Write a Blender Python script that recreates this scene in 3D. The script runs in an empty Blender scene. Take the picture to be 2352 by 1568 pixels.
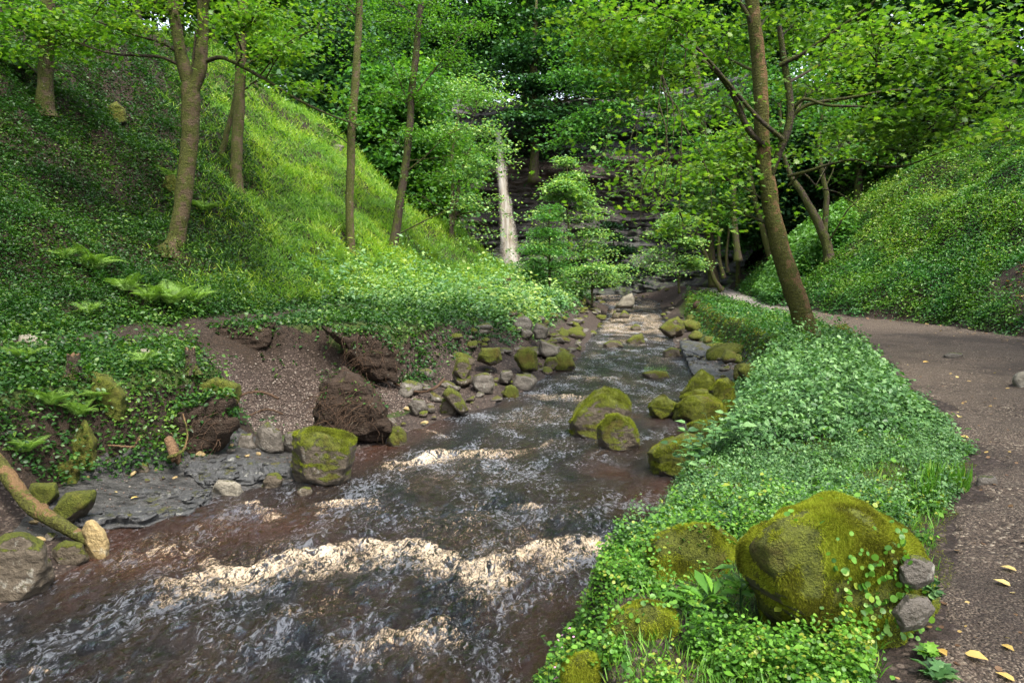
import bpy, bmesh, math, random
import numpy as np
from mathutils import Vector
R = math.radians
rng = np.random.default_rng(7)
random.seed(7)
scn = bpy.context.scene
COL = scn.collection

# ------------------------------------------------------------ camera, sky, sun
F = 1568.0; CX, CY = 1176.0, 784.0; CAMZ = 2.5
PITCH = math.atan(164 / 1568)
cam = bpy.data.cameras.new('camera'); camo = bpy.data.objects.new('camera', cam); COL.objects.link(camo)
cam.sensor_width = 36; cam.lens = 24; cam.clip_start = 0.05; cam.clip_end = 600
camo.location = (0, 0, CAMZ); camo.rotation_euler = (R(90) - PITCH, 0, 0)
scn.camera = camo
SUN_EL, SUN_AZ = R(58), R(150)          # azimuth from +Y towards +X
w = bpy.data.worlds.new('World'); scn.world = w; w.use_nodes = True
nt = w.node_tree; sky = nt.nodes.new('ShaderNodeTexSky'); sky.sky_type = 'NISHITA'; sky.sun_disc = False
sky.sun_elevation = SUN_EL; sky.sun_rotation = SUN_AZ; sky.air_density = 1.0; sky.dust_density = 3.0; sky.ozone_density = 1.0
hs = nt.nodes.new('ShaderNodeHueSaturation'); hs.inputs['Saturation'].default_value = .5   # thin cloud whitens the sky
nt.links.new(sky.outputs[0], hs.inputs['Color']); nt.links.new(hs.outputs[0], nt.nodes['Background'].inputs[0]); nt.nodes['Background'].inputs[1].default_value = 0.15
sl = bpy.data.lights.new('sun', 'SUN'); slo = bpy.data.objects.new('sun', sl); COL.objects.link(slo)
sl.energy = 1.5; sl.angle = R(10.0); sl.color = (1, .95, .84)
sd = Vector((math.sin(SUN_AZ) * math.cos(SUN_EL), math.cos(SUN_AZ) * math.cos(SUN_EL), math.sin(SUN_EL)))
slo.rotation_euler = sd.to_track_quat('Z', 'Y').to_euler(); slo.location = (20, 10, 40)
vs = scn.view_settings; vs.view_transform = 'Standard'; vs.look = 'None'; vs.exposure = 2.3; vs.gamma = 1
scn.cycles.max_bounces = 7; scn.cycles.diffuse_bounces = 3; scn.cycles.transmission_bounces = 4; scn.cycles.glossy_bounces = 3
scn.cycles.transparent_max_bounces = 8
scn.cycles.caustics_reflective = False; scn.cycles.caustics_refractive = False

# ------------------------------------------------------------ maths helpers
def ray(u, v):
    a = (np.asarray(u, float) - CX) / F; b = (CY - np.asarray(v, float)) / F
    c, s = math.cos(PITCH), math.sin(PITCH)
    return a, c + b * s, -s + b * c
def W(u, v, Y):
    a, b, c = ray(u, v); t = Y / b
    return np.array([a * t, Y, CAMZ + c * t])
def Wz(u, v, z=0.0):
    a, b, c = ray(u, v); t = (z - CAMZ) / c
    return np.array([a * t, b * t, z])
def proj(x, y, z):
    c, s = math.cos(PITCH), math.sin(PITCH)
    d = y * c - (z - CAMZ) * s; up = y * s + (z - CAMZ) * c
    d = np.maximum(d, .01)
    return CX + F * x / d, CY - F * up / d
_pt = rng.permutation(256); _pt = np.concatenate([_pt, _pt, _pt])
_gr = rng.normal(size=(256, 3)); _gr /= np.linalg.norm(_gr, axis=1)[:, None]
def pn(x, y, z):
    x, y, z = np.broadcast_arrays(np.asarray(x, float), np.asarray(y, float), np.asarray(z, float))
    xi = np.floor(x).astype(int); yi = np.floor(y).astype(int); zi = np.floor(z).astype(int)
    fx, fy, fz = x - xi, y - yi, z - zi
    xi &= 255; yi &= 255; zi &= 255
    u = fx * fx * (3 - 2 * fx); v = fy * fy * (3 - 2 * fy); ww = fz * fz * (3 - 2 * fz)
    def g(i, j, k):
        h = _pt[_pt[_pt[(xi + i) & 255] + ((yi + j) & 255)] + ((zi + k) & 255)]
        q = _gr[h]
        return q[..., 0] * (fx - i) + q[..., 1] * (fy - j) + q[..., 2] * (fz - k)
    def L(a, b, t): return a + (b - a) * t
    return L(L(L(g(0, 0, 0), g(1, 0, 0), u), L(g(0, 1, 0), g(1, 1, 0), u), v),
             L(L(g(0, 0, 1), g(1, 0, 1), u), L(g(0, 1, 1), g(1, 1, 1), u), v), ww) * 1.6
def fbm(x, y, z, o=4):
    s = 0; a = 1.0; f = 1.0
    for i in range(o):
        s = s + a * pn(x * f + 7 * i, y * f - 3 * i, z * f + 5 * i); a *= .5; f *= 2.03
    return s
def sm(a, b, x):
    t = np.clip((x - a) / (b - a), 0, 1); return t * t * (3 - 2 * t)

# ------------------------------------------------------------ terrain height
def gl(*p):
    p = np.array(p, float); return p[:, 0], p[:, 1], p[:, 2]
def wz(y): return .45 * sm(33, 47, y)
LW = gl((-6,-3.2,0),(4.8,-3.8,0),(6,-3.75,0),(6.6,-4.3,0),(7.1,-3.4,0),(7.5,-3.2,0),(7.9,-2.6,0),(9.4,-2.1,0),(10.5,-1.6,0),(12.5,-.45,0),(15.6,.64,0),(19,1.77,0),(32.8,4.27,0),(41.5,5.9,0),(50,5,0),(60,3,0))
RW = gl((-6,-.8,0),(3.9,.12,0),(4.6,.6,0),(6,1.2,0),(7.5,1.9,0),(8.4,2.3,0),(10,3.1,0),(11.75,3.7,0),(15.6,4.6,0),(18.6,4.8,0),(23,5.5,0),(32.8,7.4,0),(43.8,9.5,0),(50,10,0),(60,10,0))
LF = gl((-6,-4.5,.12),(5,-4.7,.12),(7.2,-4.9,.15),(7.9,-4.2,.15),(9,-3.6,.15),(9.6,-3.7,.2),(10.9,-4.0,.25),(12,-3.7,.35),(13.2,-2.3,.3),(14,-1.5,.35),(16,-.3,.35),(19,.9,.35),(33,3.6,.35),(41,5.2,.5),(60,2,.8))
LT = gl((-6,-5.3,1.2),(5,-5.5,1.1),(7.2,-5.7,1.15),(8.2,-4.8,1.2),(8.8,-4.3,1.2),(9.4,-4.2,1.15),(10,-5.6,1.2),(12.3,-6.2,1.35),(12.8,-5.7,1.4),(13.2,-3.1,1.4),(14,-2.4,1.35),(16,-1.3,1.25),(19,-.3,1.2),(26,.9,1.2),(33,2.6,1.2),(41,4.2,1.2),(60,0,1.3))
LB = gl((-6,-11,1.5),(5,-9.5,1.5),(9.2,-8,1.5),(12,-7.1,1.55),(14,-6,1.6),(17,-5,1.6),(20,-4,1.6),(26,-2,1.7),(35,.5,1.9),(38,.9,2),(42,-5,2.2),(47,-14,3),(60,-18,3))
RT = gl((-6,-.1,.75),(3.9,.5,.72),(4.6,1.0,.7),(6,1.75,.72),(7.5,2.6,.78),(9,3.1,.72),(11.7,4.5,.75),(13,5.3,.85),(15.6,6.0,.95),(18.6,6.5,.95),(23,7.2,.95),(33,8.9,.95),(44,10.9,1.0),(60,13,1.2))
RF = gl((-6,-.5,.1),(3.9,.3,.1),(6,1.35,.1),(7.5,2.1,.1),(9,2.8,.15),(11.7,4.1,.2),(13,4.8,.22),(15.6,5.65,.2),(18.6,6.15,.2),(23,6.85,.2),(33,8.55,.3),(44,10.2,.5),(60,12,.9))
PL = gl((-6,1.0,.85),(2.5,1.45,.85),(3.5,2.25,.85),(4.2,2.7,.87),(5.7,3.95,.9),(10,5.7,.9),(14.7,7.5,.92),(20,9.0,.95),(26.5,9.8,.95),(34,10.9,1),(46,12.9,1.1),(60,15,1.3))
PR = gl((-6,7,.95),(5,8.5,.95),(10,11,.95),(15.7,11.8,.95),(19.5,12.1,.95),(23.2,11.2,.97),(30,11.2,1.0),(34,12.3,1.05),(46,15,1.15),(60,18,1.3))
RB = (PR[0], PR[1] + .35, PR[2] + .38)
def off(g, dx, dz): return (g[0], g[1] + dx, g[2] + dz)
GUIDES = [off(LB, -60, 26), off(LB, -17, 11.6), LB, LT, LF, LW, off(LW, .45, -.3), off(RW, -.4, -.3), RW, RF, RT, PL, PR, RB, off(RB, 15, 12.6), off(RB, 50, 28)]
WATERG = {5, 6, 7, 8}
CLC = (2.0, 42.0); CLR = 17.5; CLTOP = 16.0
def H0(x, y):
    x = np.asarray(x, float); y = np.asarray(y, float)
    xs = []; zs = []
    for i, g in enumerate(GUIDES):
        xs.append(np.interp(y, g[0], g[1])); zi = np.interp(y, g[0], g[2])
        if i in WATERG: zi = zi + wz(y)
        zs.append(zi)
    z = np.where(x < xs[0], zs[0], zs[-1])
    for k in range(len(xs) - 1):
        m = (x >= xs[k]) & (x < xs[k + 1]); d = np.maximum(xs[k + 1] - xs[k], 1e-3)
        t = np.clip((x - xs[k]) / d, 0, 1)
        if k in (1, 3, 9): t = .5 * t + .5 * t * t * (3 - 2 * t)
        z = np.where(m, zs[k] + (zs[k + 1] - zs[k]) * t, z)
    dc = np.hypot(x - CLC[0], y - CLC[1])
    step = np.where(y > 40, sm(CLR + 1.2, CLR + 3.5, dc), 0)
    z = np.where(step > 0, np.maximum(z, z * (1 - step) + (CLTOP + .05 * (y - 60)) * step), z)
    return z
def wdist(x, y):          # distance outside of the river, negative in it
    return np.maximum(np.interp(y, LW[0], LW[1]) - x, x - np.interp(y, RW[0], RW[1]))
def H(x, y):
    x = np.asarray(x, float); y = np.asarray(y, float)
    z = H0(x + .16 * fbm(x * .9, y * .9, 33.3, 3) * sm(30, 20, y), y)
    hb = np.exp(-((x + 4.0) / 1.5) ** 2 - ((y - 11.6) / 1.3) ** 2); z = z - .22 * hb + .16 * hb * fbm(x * 1.7, y * 1.7, 6, 4)
    onp = sm(-.3, .3, x - np.interp(y, PL[0], PL[1])) * sm(-.2, .4, np.interp(y, PR[0], PR[1]) - x)
    far = sm(.1, 1.5, wdist(x, y)) * (1 - .85 * onp)
    hill = np.maximum(sm(0, 3, np.interp(y, LB[0], LB[1]) - x), sm(0, 3, x - np.interp(y, RB[0], RB[1])))
    z = z + far * (.10 * fbm(x * .9, y * .9, 1.3, 4) + hill * (.85 * fbm(x * .22, y * .22, 4.1, 3) + .35 * fbm(x * .7, y * .7, 9.1, 3)))
    z = z + .03 * onp * fbm(x * .8, y * .8, 2.2, 3) + .015 * fbm(x * 5, y * 5, 3., 2) * sm(-.2, .2, wdist(x, y))
    return z
def hit(u, v, y0=2.5, y1=80):
    Y = np.exp(np.linspace(math.log(y0), math.log(y1), 1500))
    a, b, c = ray(u, v); t = Y / b
    x = a * t; z = CAMZ + c * t; h = H(x, Y)
    k = np.argmax(z < h) if (z < h).any() else len(Y) - 1
    return np.array([x[k], Y[k], h[k]])

# ------------------------------------------------------------ object helpers
def tag(o, label=None, cat=None, group=None, kind=None):
    if label: o['label'] = label
    if cat: o['category'] = cat
    if group: o['group'] = group
    if kind: o['kind'] = kind
    return o
def link(name, me, mat=None, parent=None, loc=None):
    o = bpy.data.objects.new(name, me); COL.objects.link(o)
    if mat is not None:
        if me.materials: pass
        else: me.materials.append(mat)
    if parent is not None: o.parent = parent
    if loc is not None: o.location = [float(c) for c in loc]
    return o
def empty(name, loc):
    o = bpy.data.objects.new(name, None); COL.objects.link(o); o.location = [float(c) for c in loc]; o.empty_display_size = .2
    return o
def mesh(name, V, loops, starts, totals, smooth=False, attrs=None):
    me = bpy.data.meshes.new(name)
    V = np.asarray(V, np.float32)
    me.vertices.add(len(V)); me.vertices.foreach_set('co', V.ravel())
    me.loops.add(len(loops)); me.loops.foreach_set('vertex_index', np.asarray(loops, np.int32))
    me.polygons.add(len(starts)); me.polygons.foreach_set('loop_start', np.asarray(starts, np.int32))
    try: me.polygons.foreach_set('loop_total', np.asarray(totals, np.int32))
    except Exception: pass
    if smooth: me.polygons.foreach_set('use_smooth', np.ones(len(starts), bool))
    me.update(calc_edges=True)
    for n, (dom, val) in (attrs or {}).items():
        a = me.attributes.new(n, 'FLOAT', dom); a.data.foreach_set('value', np.asarray(val, np.float32))
    return me
def gridmesh(name, X, Y, Z, keep=None, attrs=None, smooth=True):
    n, m = X.shape
    V = np.stack([X, Y, Z], -1).reshape(-1, 3)
    i = np.arange(n * m).reshape(n, m)
    q = np.stack([i[:-1, :-1], i[:-1, 1:], i[1:, 1:], i[1:, :-1]], -1).reshape(-1, 4)
    if keep is not None: q = q[keep[:-1, :-1].ravel() | keep[1:, 1:].ravel()]
    return mesh(name, V, q.ravel(), np.arange(len(q)) * 4, np.full(len(q), 4), smooth, attrs)
class MB:
    """collects polygons, tubes and grids"""
    def __init__(s): s.v = []; s.q = []; s.n = 0
    def add(s, V, faces):
        V = np.asarray(V, float); s.v.append(V)
        for f in faces: s.q.append(np.asarray(f) + s.n)
        s.n += len(V)
    def tube(s, P, rad, seg=8, cap=True, rough=0, flare=0):
        P = np.asarray(P, float); rad = np.broadcast_to(np.asarray(rad, float), (len(P),))
        T = np.gradient(P, axis=0); T /= np.maximum(np.linalg.norm(T, axis=1), 1e-9)[:, None]
        ref = np.array([1., 0, 0]) if abs(T[0][0]) < .8 else np.array([0, 1., 0])
        a = np.linspace(0, 2 * np.pi, seg, endpoint=False); rows = []
        n1 = ref
        for k in range(len(P)):
            n1 = n1 - T[k] * n1.dot(T[k]); n1 /= max(np.linalg.norm(n1), 1e-9); n2 = np.cross(T[k], n1)
            r = rad[k] * np.ones(seg)
            if rough: r = r * (1 + rough * fbm(np.cos(a) * 1.5 + P[k][0], np.sin(a) * 1.5 + P[k][1], P[k][2] * 2.5, 3))
            if flare and k < 4: r = r * (1 + flare * (4 - k) / 4 * (.5 + .5 * np.cos(a * 5 + 1)))
            rows.append(P[k] + r[:, None] * (np.cos(a)[:, None] * n1 + np.sin(a)[:, None] * n2))
        V = np.concatenate(rows); i = np.arange(len(P) * seg).reshape(len(P), seg)
        j = np.roll(i, -1, axis=1)
        q = np.stack([i[:-1], j[:-1], j[1:], i[1:]], -1).reshape(-1, 4)
        s.v.append(V); s.q.append(q + s.n)
        if cap: s.q.append(i[-1][None, :] + s.n); s.q.append(i[0][::-1][None, :] + s.n)
        s.n += len(V)
    def build(s, name, mat=None, parent=None, loc=None, org=(0, 0, 0), smooth=True, label=None):
        V = np.concatenate(s.v) - np.asarray(org)
        L = []; tot = []
        for q in s.q:
            q = np.atleast_2d(q); L.append(q.ravel()); tot.append(np.full(len(q), q.shape[1]))
        L = np.concatenate(L); tot = np.concatenate(tot); st = np.concatenate([[0], np.cumsum(tot)[:-1]])
        return link(name, mesh(name, V, L, st, tot, smooth), mat, parent, loc)
def cr(P, n):             # Catmull-Rom through points (any column count)
    P = np.asarray(P, float)
    if len(P) == 2: t = np.linspace(0, 1, n)[:, None]; return P[0] + (P[1] - P[0]) * t
    Q = np.vstack([2 * P[0] - P[1], P, 2 * P[-1] - P[-2]]); out = []
    for t in np.linspace(0, len(P) - 1 - 1e-6, n):
        k = int(t); f = t - k; a, b, c, d = Q[k:k + 4]
        out.append(.5 * (2 * b + (c - a) * f + (2 * a - 5 * b + 4 * c - d) * f * f + (3 * b - a - 3 * c + d) * f ** 3))
    return np.array(out)

# ------------------------------------------------------------ leaves
T_QUAD = (np.array([[0, 0, 0], [.28, .45, .09], [0, 1, -.06], [-.28, .45, .09]]), [[0, 1, 2], [0, 2, 3]])
T_WIDE = (np.array([[0, 0, 0], [.42, .42, .1], [0, 1, -.08], [-.42, .42, .1]]), [[0, 1, 2], [0, 2, 3]])
T_LEAF = (np.array([[0, 0, 0], [.26, .2, .07], [.3, .55, .08], [0, 1, -.1], [-.3, .55, .08], [-.26, .2, .07], [0, .5, 0]]), [[0, 1, 2, 6], [6, 2, 3], [0, 6, 4, 5], [6, 3, 4]])
T_LOBE = (np.array([[0, 0, 0], [.32, -.06, .05], [.3, .2, .06], [.62, .36, .02], [.34, .5, .07], [.36, .8, .0], [.14, .72, .05], [0, 1.05, -.12],
                    [-.14, .72, .05], [-.36, .8, 0], [-.34, .5, .07], [-.62, .36, .02], [-.3, .2, .06], [-.32, -.06, .05], [0, .5, 0]]),
          [[0, 1, 2, 14], [2, 3, 4, 14], [4, 5, 6, 14], [6, 7, 14], [7, 8, 14], [8, 9, 10, 14], [10, 11, 12, 14], [12, 13, 0, 14]])
T_ROUND = (np.array([[0, 0, 0], [.36, .12, .04], [.5, .5, .05], [.3, .88, .02], [0, .95, -.03], [-.3, .88, .02], [-.5, .5, .05], [-.36, .12, .04]]), [[0, 1, 2, 3, 4], [0, 4, 5, 6, 7]])
T_BLADE = (np.array([[-.035, 0, 0], [.035, 0, 0], [.03, .55, .06], [-.03, .55, .06], [0, 1, -.1]]), [[0, 1, 2, 3], [3, 2, 4]])
T_TUFT = (np.array([[-.09, 0, 0], [.09, 0, 0], [0, 1, .1]]), [[0, 1, 2]])
def unit(a): return a / np.maximum(np.linalg.norm(a, axis=-1), 1e-9)[..., None]
def leafmesh(name, pos, direc, nrm, size, tpl, rnd=None):
    T, fc = tpl; N = len(pos)
    y = unit(direc); z = unit(nrm - y * (nrm * y).sum(1)[:, None]); x = np.cross(y, z)
    size = np.broadcast_to(size, (N,))
    V = pos[:, None, :] + size[:, None, None] * (T[None, :, 0, None] * x[:, None] + T[None, :, 1, None] * y[:, None] + T[None, :, 2, None] * z[:, None])
    fl = np.concatenate([np.array(f) for f in fc]); ft = np.array([len(f) for f in fc])
    loops = (np.arange(N)[:, None] * len(T) + fl[None]).ravel(); tot = np.tile(ft, N); st = np.concatenate([[0], np.cumsum(tot)[:-1]])
    if rnd is None: rnd = rng.random(N)
    return mesh(name, V.reshape(-1, 3), loops, st, tot, False, {'rnd': ('FACE', np.repeat(rnd, len(fc)))})
def leafdirs(N, tilt=.5, droop=.25):
    a = rng.random(N) * 2 * np.pi
    d = np.stack([np.cos(a), np.sin(a), -droop + .35 * rng.normal(size=N)], 1)
    n = np.stack([tilt * rng.normal(size=N), tilt * rng.normal(size=N), np.ones(N)], 1)
    return d, n

# ------------------------------------------------------------ materials
def newmat(name):
    m = bpy.data.materials.new(name); m.use_nodes = True; nt = m.node_tree
    for n in list(nt.nodes): nt.nodes.remove(n)
    out = nt.nodes.new('ShaderNodeOutputMaterial')
    return m, nt, out
class N:
    def __init__(s, nt): s.nt = nt
    def __call__(s, t, ins=None, **kw):
        n = s.nt.nodes.new('ShaderNode' + t)
        for k, v in kw.items(): setattr(n, k, v)
        for k, v in (ins or {}).items():
            if isinstance(v, bpy.types.NodeSocket): s.nt.links.new(v, n.inputs[k])
            else: n.inputs[k].default_value = v
        return n
    def noise(s, sc, det=4, rough=.55, vec=None, dist=0):
        n = s('TexNoise', {'Scale': sc, 'Detail': det, 'Roughness': rough, 'Distortion': dist})
        if vec is not None: s.nt.links.new(vec, n.inputs['Vector'])
        return n.outputs['Fac']
    def ramp(s, fac, stops, interp='LINEAR'):
        n = s.nt.nodes.new('ShaderNodeValToRGB'); s.nt.links.new(fac, n.inputs[0]); e = n.color_ramp.elements; n.color_ramp.interpolation = interp
        while len(e) < len(stops): e.new(.5)
        for k, (p, c) in enumerate(stops):
            e[k].position = p; e[k].color = (*c, 1) if len(c) == 3 else c
        return n.outputs[0]
    def math(s, op, a, b=None, c=None, clamp=False):
        n = s.nt.nodes.new('ShaderNodeMath'); n.operation = op; n.use_clamp = clamp
        for i, v in enumerate((a, b, c)):
            if v is None: continue
            if isinstance(v, bpy.types.NodeSocket): s.nt.links.new(v, n.inputs[i])
            else: n.inputs[i].default_value = v
        return n.outputs[0]
    def mix(s, f, a, b):
        n = s.nt.nodes.new('ShaderNodeMix'); n.data_type = 'RGBA'
        for i, v in ((0, f), (6, a), (7, b)):
            if isinstance(v, bpy.types.NodeSocket): s.nt.links.new(v, n.inputs[i])
            else: n.inputs[i].default_value = (*v, 1) if isinstance(v, tuple) and len(v) == 3 else v
        return n.outputs[2]
    def sstep(s, v, a, b):
        n = s('MapRange', {'Value': v, 'From Min': a, 'From Max': b}); n.interpolation_type = 'SMOOTHSTEP'; return n.outputs[0]
    def bump(s, h, dist, st=1.0, nrm=None):
        i = {'Height': h, 'Distance': dist, 'Strength': st}
        if nrm is not None: i['Normal'] = nrm
        return s('Bump', i).outputs[0]
def leafmat(name, stops, trans=.35, tcol=(1.35, 1.5, .5), rough=.45, spec=.35, patch=None):
    m, nt, out = newmat(name); n = N(nt)
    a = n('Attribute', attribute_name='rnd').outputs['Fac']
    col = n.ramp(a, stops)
    if patch:
        pos = n('NewGeometry').outputs['Position']
        f = n.sstep(n.noise(patch[0], 3, .6, pos), .42, .62)
        col = n.mix(f, col, n.mix(.6, col, patch[1]))
    p = n('BsdfPrincipled', {'Base Color': col, 'Roughness': rough, 'Specular IOR Level': spec})
    tc = n('VectorMath', {0: col, 1: tcol}, operation='MULTIPLY').outputs[0]
    t = n('BsdfTranslucent', {'Color': tc})
    mx = n('MixShader', {0: trans, 1: p.outputs[0], 2: t.outputs[0]})
    nt.links.new(mx.outputs[0], out.inputs[0]); return m
G = lambda r, g, b: (r, g, b)
M = {}
M['syc'] = leafmat('sycamore_leaf', [(0, G(.045, .11, .015)), (.5, G(.09, .19, .02)), (.85, G(.15, .24, .03)), (.96, G(.2, .22, .05)), (.992, G(.28, .15, .03))], .48, spec=.4)
M['beech'] = leafmat('beech_leaf', [(0, G(.04, .12, .015)), (.6, G(.07, .17, .02)), (1, G(.13, .24, .04))], .42)
M['ash'] = leafmat('ash_leaf', [(0, G(.035, .11, .025)), (.6, G(.06, .17, .035)), (1, G(.11, .24, .05))], .38)
M['dark'] = leafmat('dark_leaf', [(0, G(.012, .045, .015)), (.6, G(.025, .08, .025)), (1, G(.05, .12, .035))], .28)
M['pale'] = leafmat('pale_leaf', [(0, G(.07, .17, .06)), (.5, G(.15, .28, .10)), (1, G(.34, .44, .12))], .38)
M['hill'] = leafmat('hillside_leaf', [(0, G(.010, .034, .005)), (.5, G(.026, .080, .010)), (.9, G(.060, .140, .015)), (1, G(.12, .20, .03))], .33, patch=(.7, (.014, .055, .013)))  # darkened to carry the slope's shade; the grass material carries its sunlit tone
M['grassy'] = leafmat('sunlit_grass_blade', [(0, G(.09, .21, .014)), (.6, G(.20, .34, .02)), (1, G(.36, .44, .05))], .48, patch=(.5, (.10, .24, .05)))  # sunlit glow of the upper slope put into the blade colour
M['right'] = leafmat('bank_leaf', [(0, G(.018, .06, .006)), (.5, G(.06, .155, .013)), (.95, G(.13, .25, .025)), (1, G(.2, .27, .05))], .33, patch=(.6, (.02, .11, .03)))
M['nettle'] = leafmat('nettle_leaf', [(0, G(.025, .07, .02)), (.5, G(.065, .155, .045)), (1, G(.15, .27, .09))], .28, (1.15, 1.35, .55))
M['herb'] = leafmat('herb_leaf', [(0, G(.03, .09, .01)), (.5, G(.075, .20, .018)), (.9, G(.15, .31, .035)), (1, G(.22, .26, .03))], .35)
M['fern'] = leafmat('fern_frond', [(0, G(.08, .16, .03)), (.6, G(.15, .26, .05)), (1, G(.28, .40, .10))], .35)
M['moss'] = leafmat('moss_tuft', [(0, G(.035, .034, .005)), (.4, G(.10, .118, .011)), (.85, G(.21, .25, .02)), (1, G(.27, .24, .045))], .25, rough=.8, spec=.1)
M['mossb'] = leafmat('bright_moss_tuft', [(0, G(.05, .05, .006)), (.35, G(.15, .16, .011)), (.8, G(.27, .33, .025)), (1, G(.30, .30, .04))], .25, rough=.8, spec=.1)
M['fall'] = leafmat('fallen_leaf', [(0, G(.28, .13, .03)), (.4, G(.42, .28, .07)), (.8, G(.55, .42, .16)), (1, G(.35, .40, .08))], .2)
M['litter'] = leafmat('litter_leaf', [(0, G(.06, .03, .015)), (.6, G(.16, .09, .04)), (.85, G(.35, .24, .08)), (1, G(.55, .42, .18))], .15)
M['pink'] = leafmat('pink_petal', [(0, G(.5, .2, .4)), (1, G(.7, .35, .55))], .2)

def rockmat(name, moss, base=((.025, .019, .013), (.15, .12, .085)), mcol=((.014, .018, .003), (.105, .12, .012)), wet=0.0, layer=0):
    m, nt, out = newmat(name); n = N(nt)
    geo = n('NewGeometry'); pos = geo.outputs['Position']
    nz = n('SeparateXYZ', {0: geo.outputs['Normal']}).outputs[2]
    n1 = n.noise(3.5, 6, .6, pos); n2 = n.noise(22, 5, .65, pos); n3 = n.noise(90, 3, .6, pos)
    rock = n.mix(n.math('ADD', n.math('MULTIPLY', n1, .5), n.math('MULTIPLY', n2, .5)), base[0], base[1])
    lich = n.sstep(n.noise(9, 5, .7, pos), .58, .66)
    rock = n.mix(n.math('MULTIPLY', lich, .45), rock, (.34, .33, .28))
    mf = n.math('ADD', n.math('ADD', n.math('MULTIPLY', nz, .45), n.math('MULTIPLY', n1, .9)), n.math('MULTIPLY', n2, .35))
    mf = n.sstep(mf, 1.10 - moss, 1.22 - moss)
    mc = n.ramp(n.math('ADD', n.math('MULTIPLY', n2, .6), n.math('MULTIPLY', n3, .4)), [(.3, mcol[0]), (.62, mcol[1])])
    mc = n.mix(n.sstep(n1, .5, .7), mc, n.mix(.6, mc, (.075, .045, .012)))
    col = n.mix(mf, rock, mc)
    rough = n.mix(mf, (.75 - .5 * wet,) * 3, (.95,) * 3)
    h = n.math('ADD', n.math('MULTIPLY', n1, .6), n.math('MULTIPLY', n2, .4))
    h2 = n.math('ADD', n.math('MULTIPLY', n3, mf), n.math('MULTIPLY', n2, .6))
    b = n.bump(h, .05, .8); b = n.bump(h2, .03, .9, b)
    p = n('BsdfPrincipled', {'Base Color': col, 'Roughness': rough, 'Normal': b, 'Specular IOR Level': .3 + .4 * wet})
    nt.links.new(p.outputs[0], out.inputs[0]); return m
M['rock_moss'] = rockmat('mossy_rock', .53)
M['rock_full'] = rockmat('moss_covered_rock', .78)
M['rock_part'] = rockmat('part_mossy_rock', .34)
M['rock_bare'] = rockmat('bare_rock', .16, ((.022, .018, .014), (.16, .138, .112)), wet=.3)
M['rock_pale'] = rockmat('pale_rock', .02, ((.08, .07, .055), (.30, .27, .21)))
M['rock_ochre'] = rockmat('ochre_rock', -.1, ((.16, .11, .05), (.40, .30, .14)))
M['slab'] = rockmat('wet_slab', .02, ((.014, .014, .015), (.075, .076, .076)), wet=.4)

def barkmat(name, c0, c1, moss=.2, bands=True):
    m, nt, out = newmat(name); n = N(nt)
    geo = n('NewGeometry'); pos = geo.outputs['Position']
    st = n('Mapping', {0: pos, 3: (1, 1, 3.0)}).outputs[0]
    a = n.noise(5, 5, .6, pos); b = n.noise(9, 4, .6, st); c = n.noise(40, 4, .6, pos)
    col = n.mix(n.math('MULTIPLY', n.math('ADD', b, c), .5), c0, c1)
    if bands:
        bd = n.sstep(b, .58, .68); col = n.mix(n.math('MULTIPLY', bd, .75), col, (.02, .015, .012))
    nx = n('SeparateXYZ', {0: geo.outputs['Normal']})
    mfac = n.math('ADD', n.math('ADD', a, n.math('MULTIPLY', c, .25)), n.math('MULTIPLY', nx.outputs[0], -.12))
    mf = n.sstep(mfac, .78 - moss, .86 - moss)
    col = n.mix(n.math('MULTIPLY', mf, .85), col, n.ramp(c, [(.35, (.016, .022, .004)), (.65, (.075, .09, .012))]))
    lf = n.sstep(n.noise(14, 4, .7, pos), .64, .7); col = n.mix(n.math('MULTIPLY', lf, .5), col, (.25, .26, .2))
    bp = n.bump(n.math('ADD', n.math('MULTIPLY', b, .5), n.math('MULTIPLY', c, .5)), .07, 1.0)
    p = n('BsdfPrincipled', {'Base Color': col, 'Roughness': .85, 'Normal': bp, 'Specular IOR Level': .2})
    nt.links.new(p.outputs[0], out.inputs[0]); return m
M['bark'] = barkmat('brown_bark', (.028, .022, .013), (.125, .09, .052), .28)
M['barkmoss'] = barkmat('mossy_bark', (.06, .035, .018), (.20, .12, .055), .27, False)
M['barkdark'] = barkmat('dark_bark', (.02, .016, .012), (.07, .05, .035), .2)
M['stem'] = barkmat('thin_branch', (.02, .018, .012), (.06, .045, .03), .18, False)
M['wood'] = barkmat('cut_wood', (.06, .035, .02), (.19, .115, .06), -.1, False)
M['earth'] = barkmat('dark_earth', (.012, .008, .006), (.05, .033, .022), -.02, False)
M['root'] = barkmat('root', (.025, .015, .010), (.11, .065, .038), -.1, False)

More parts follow.
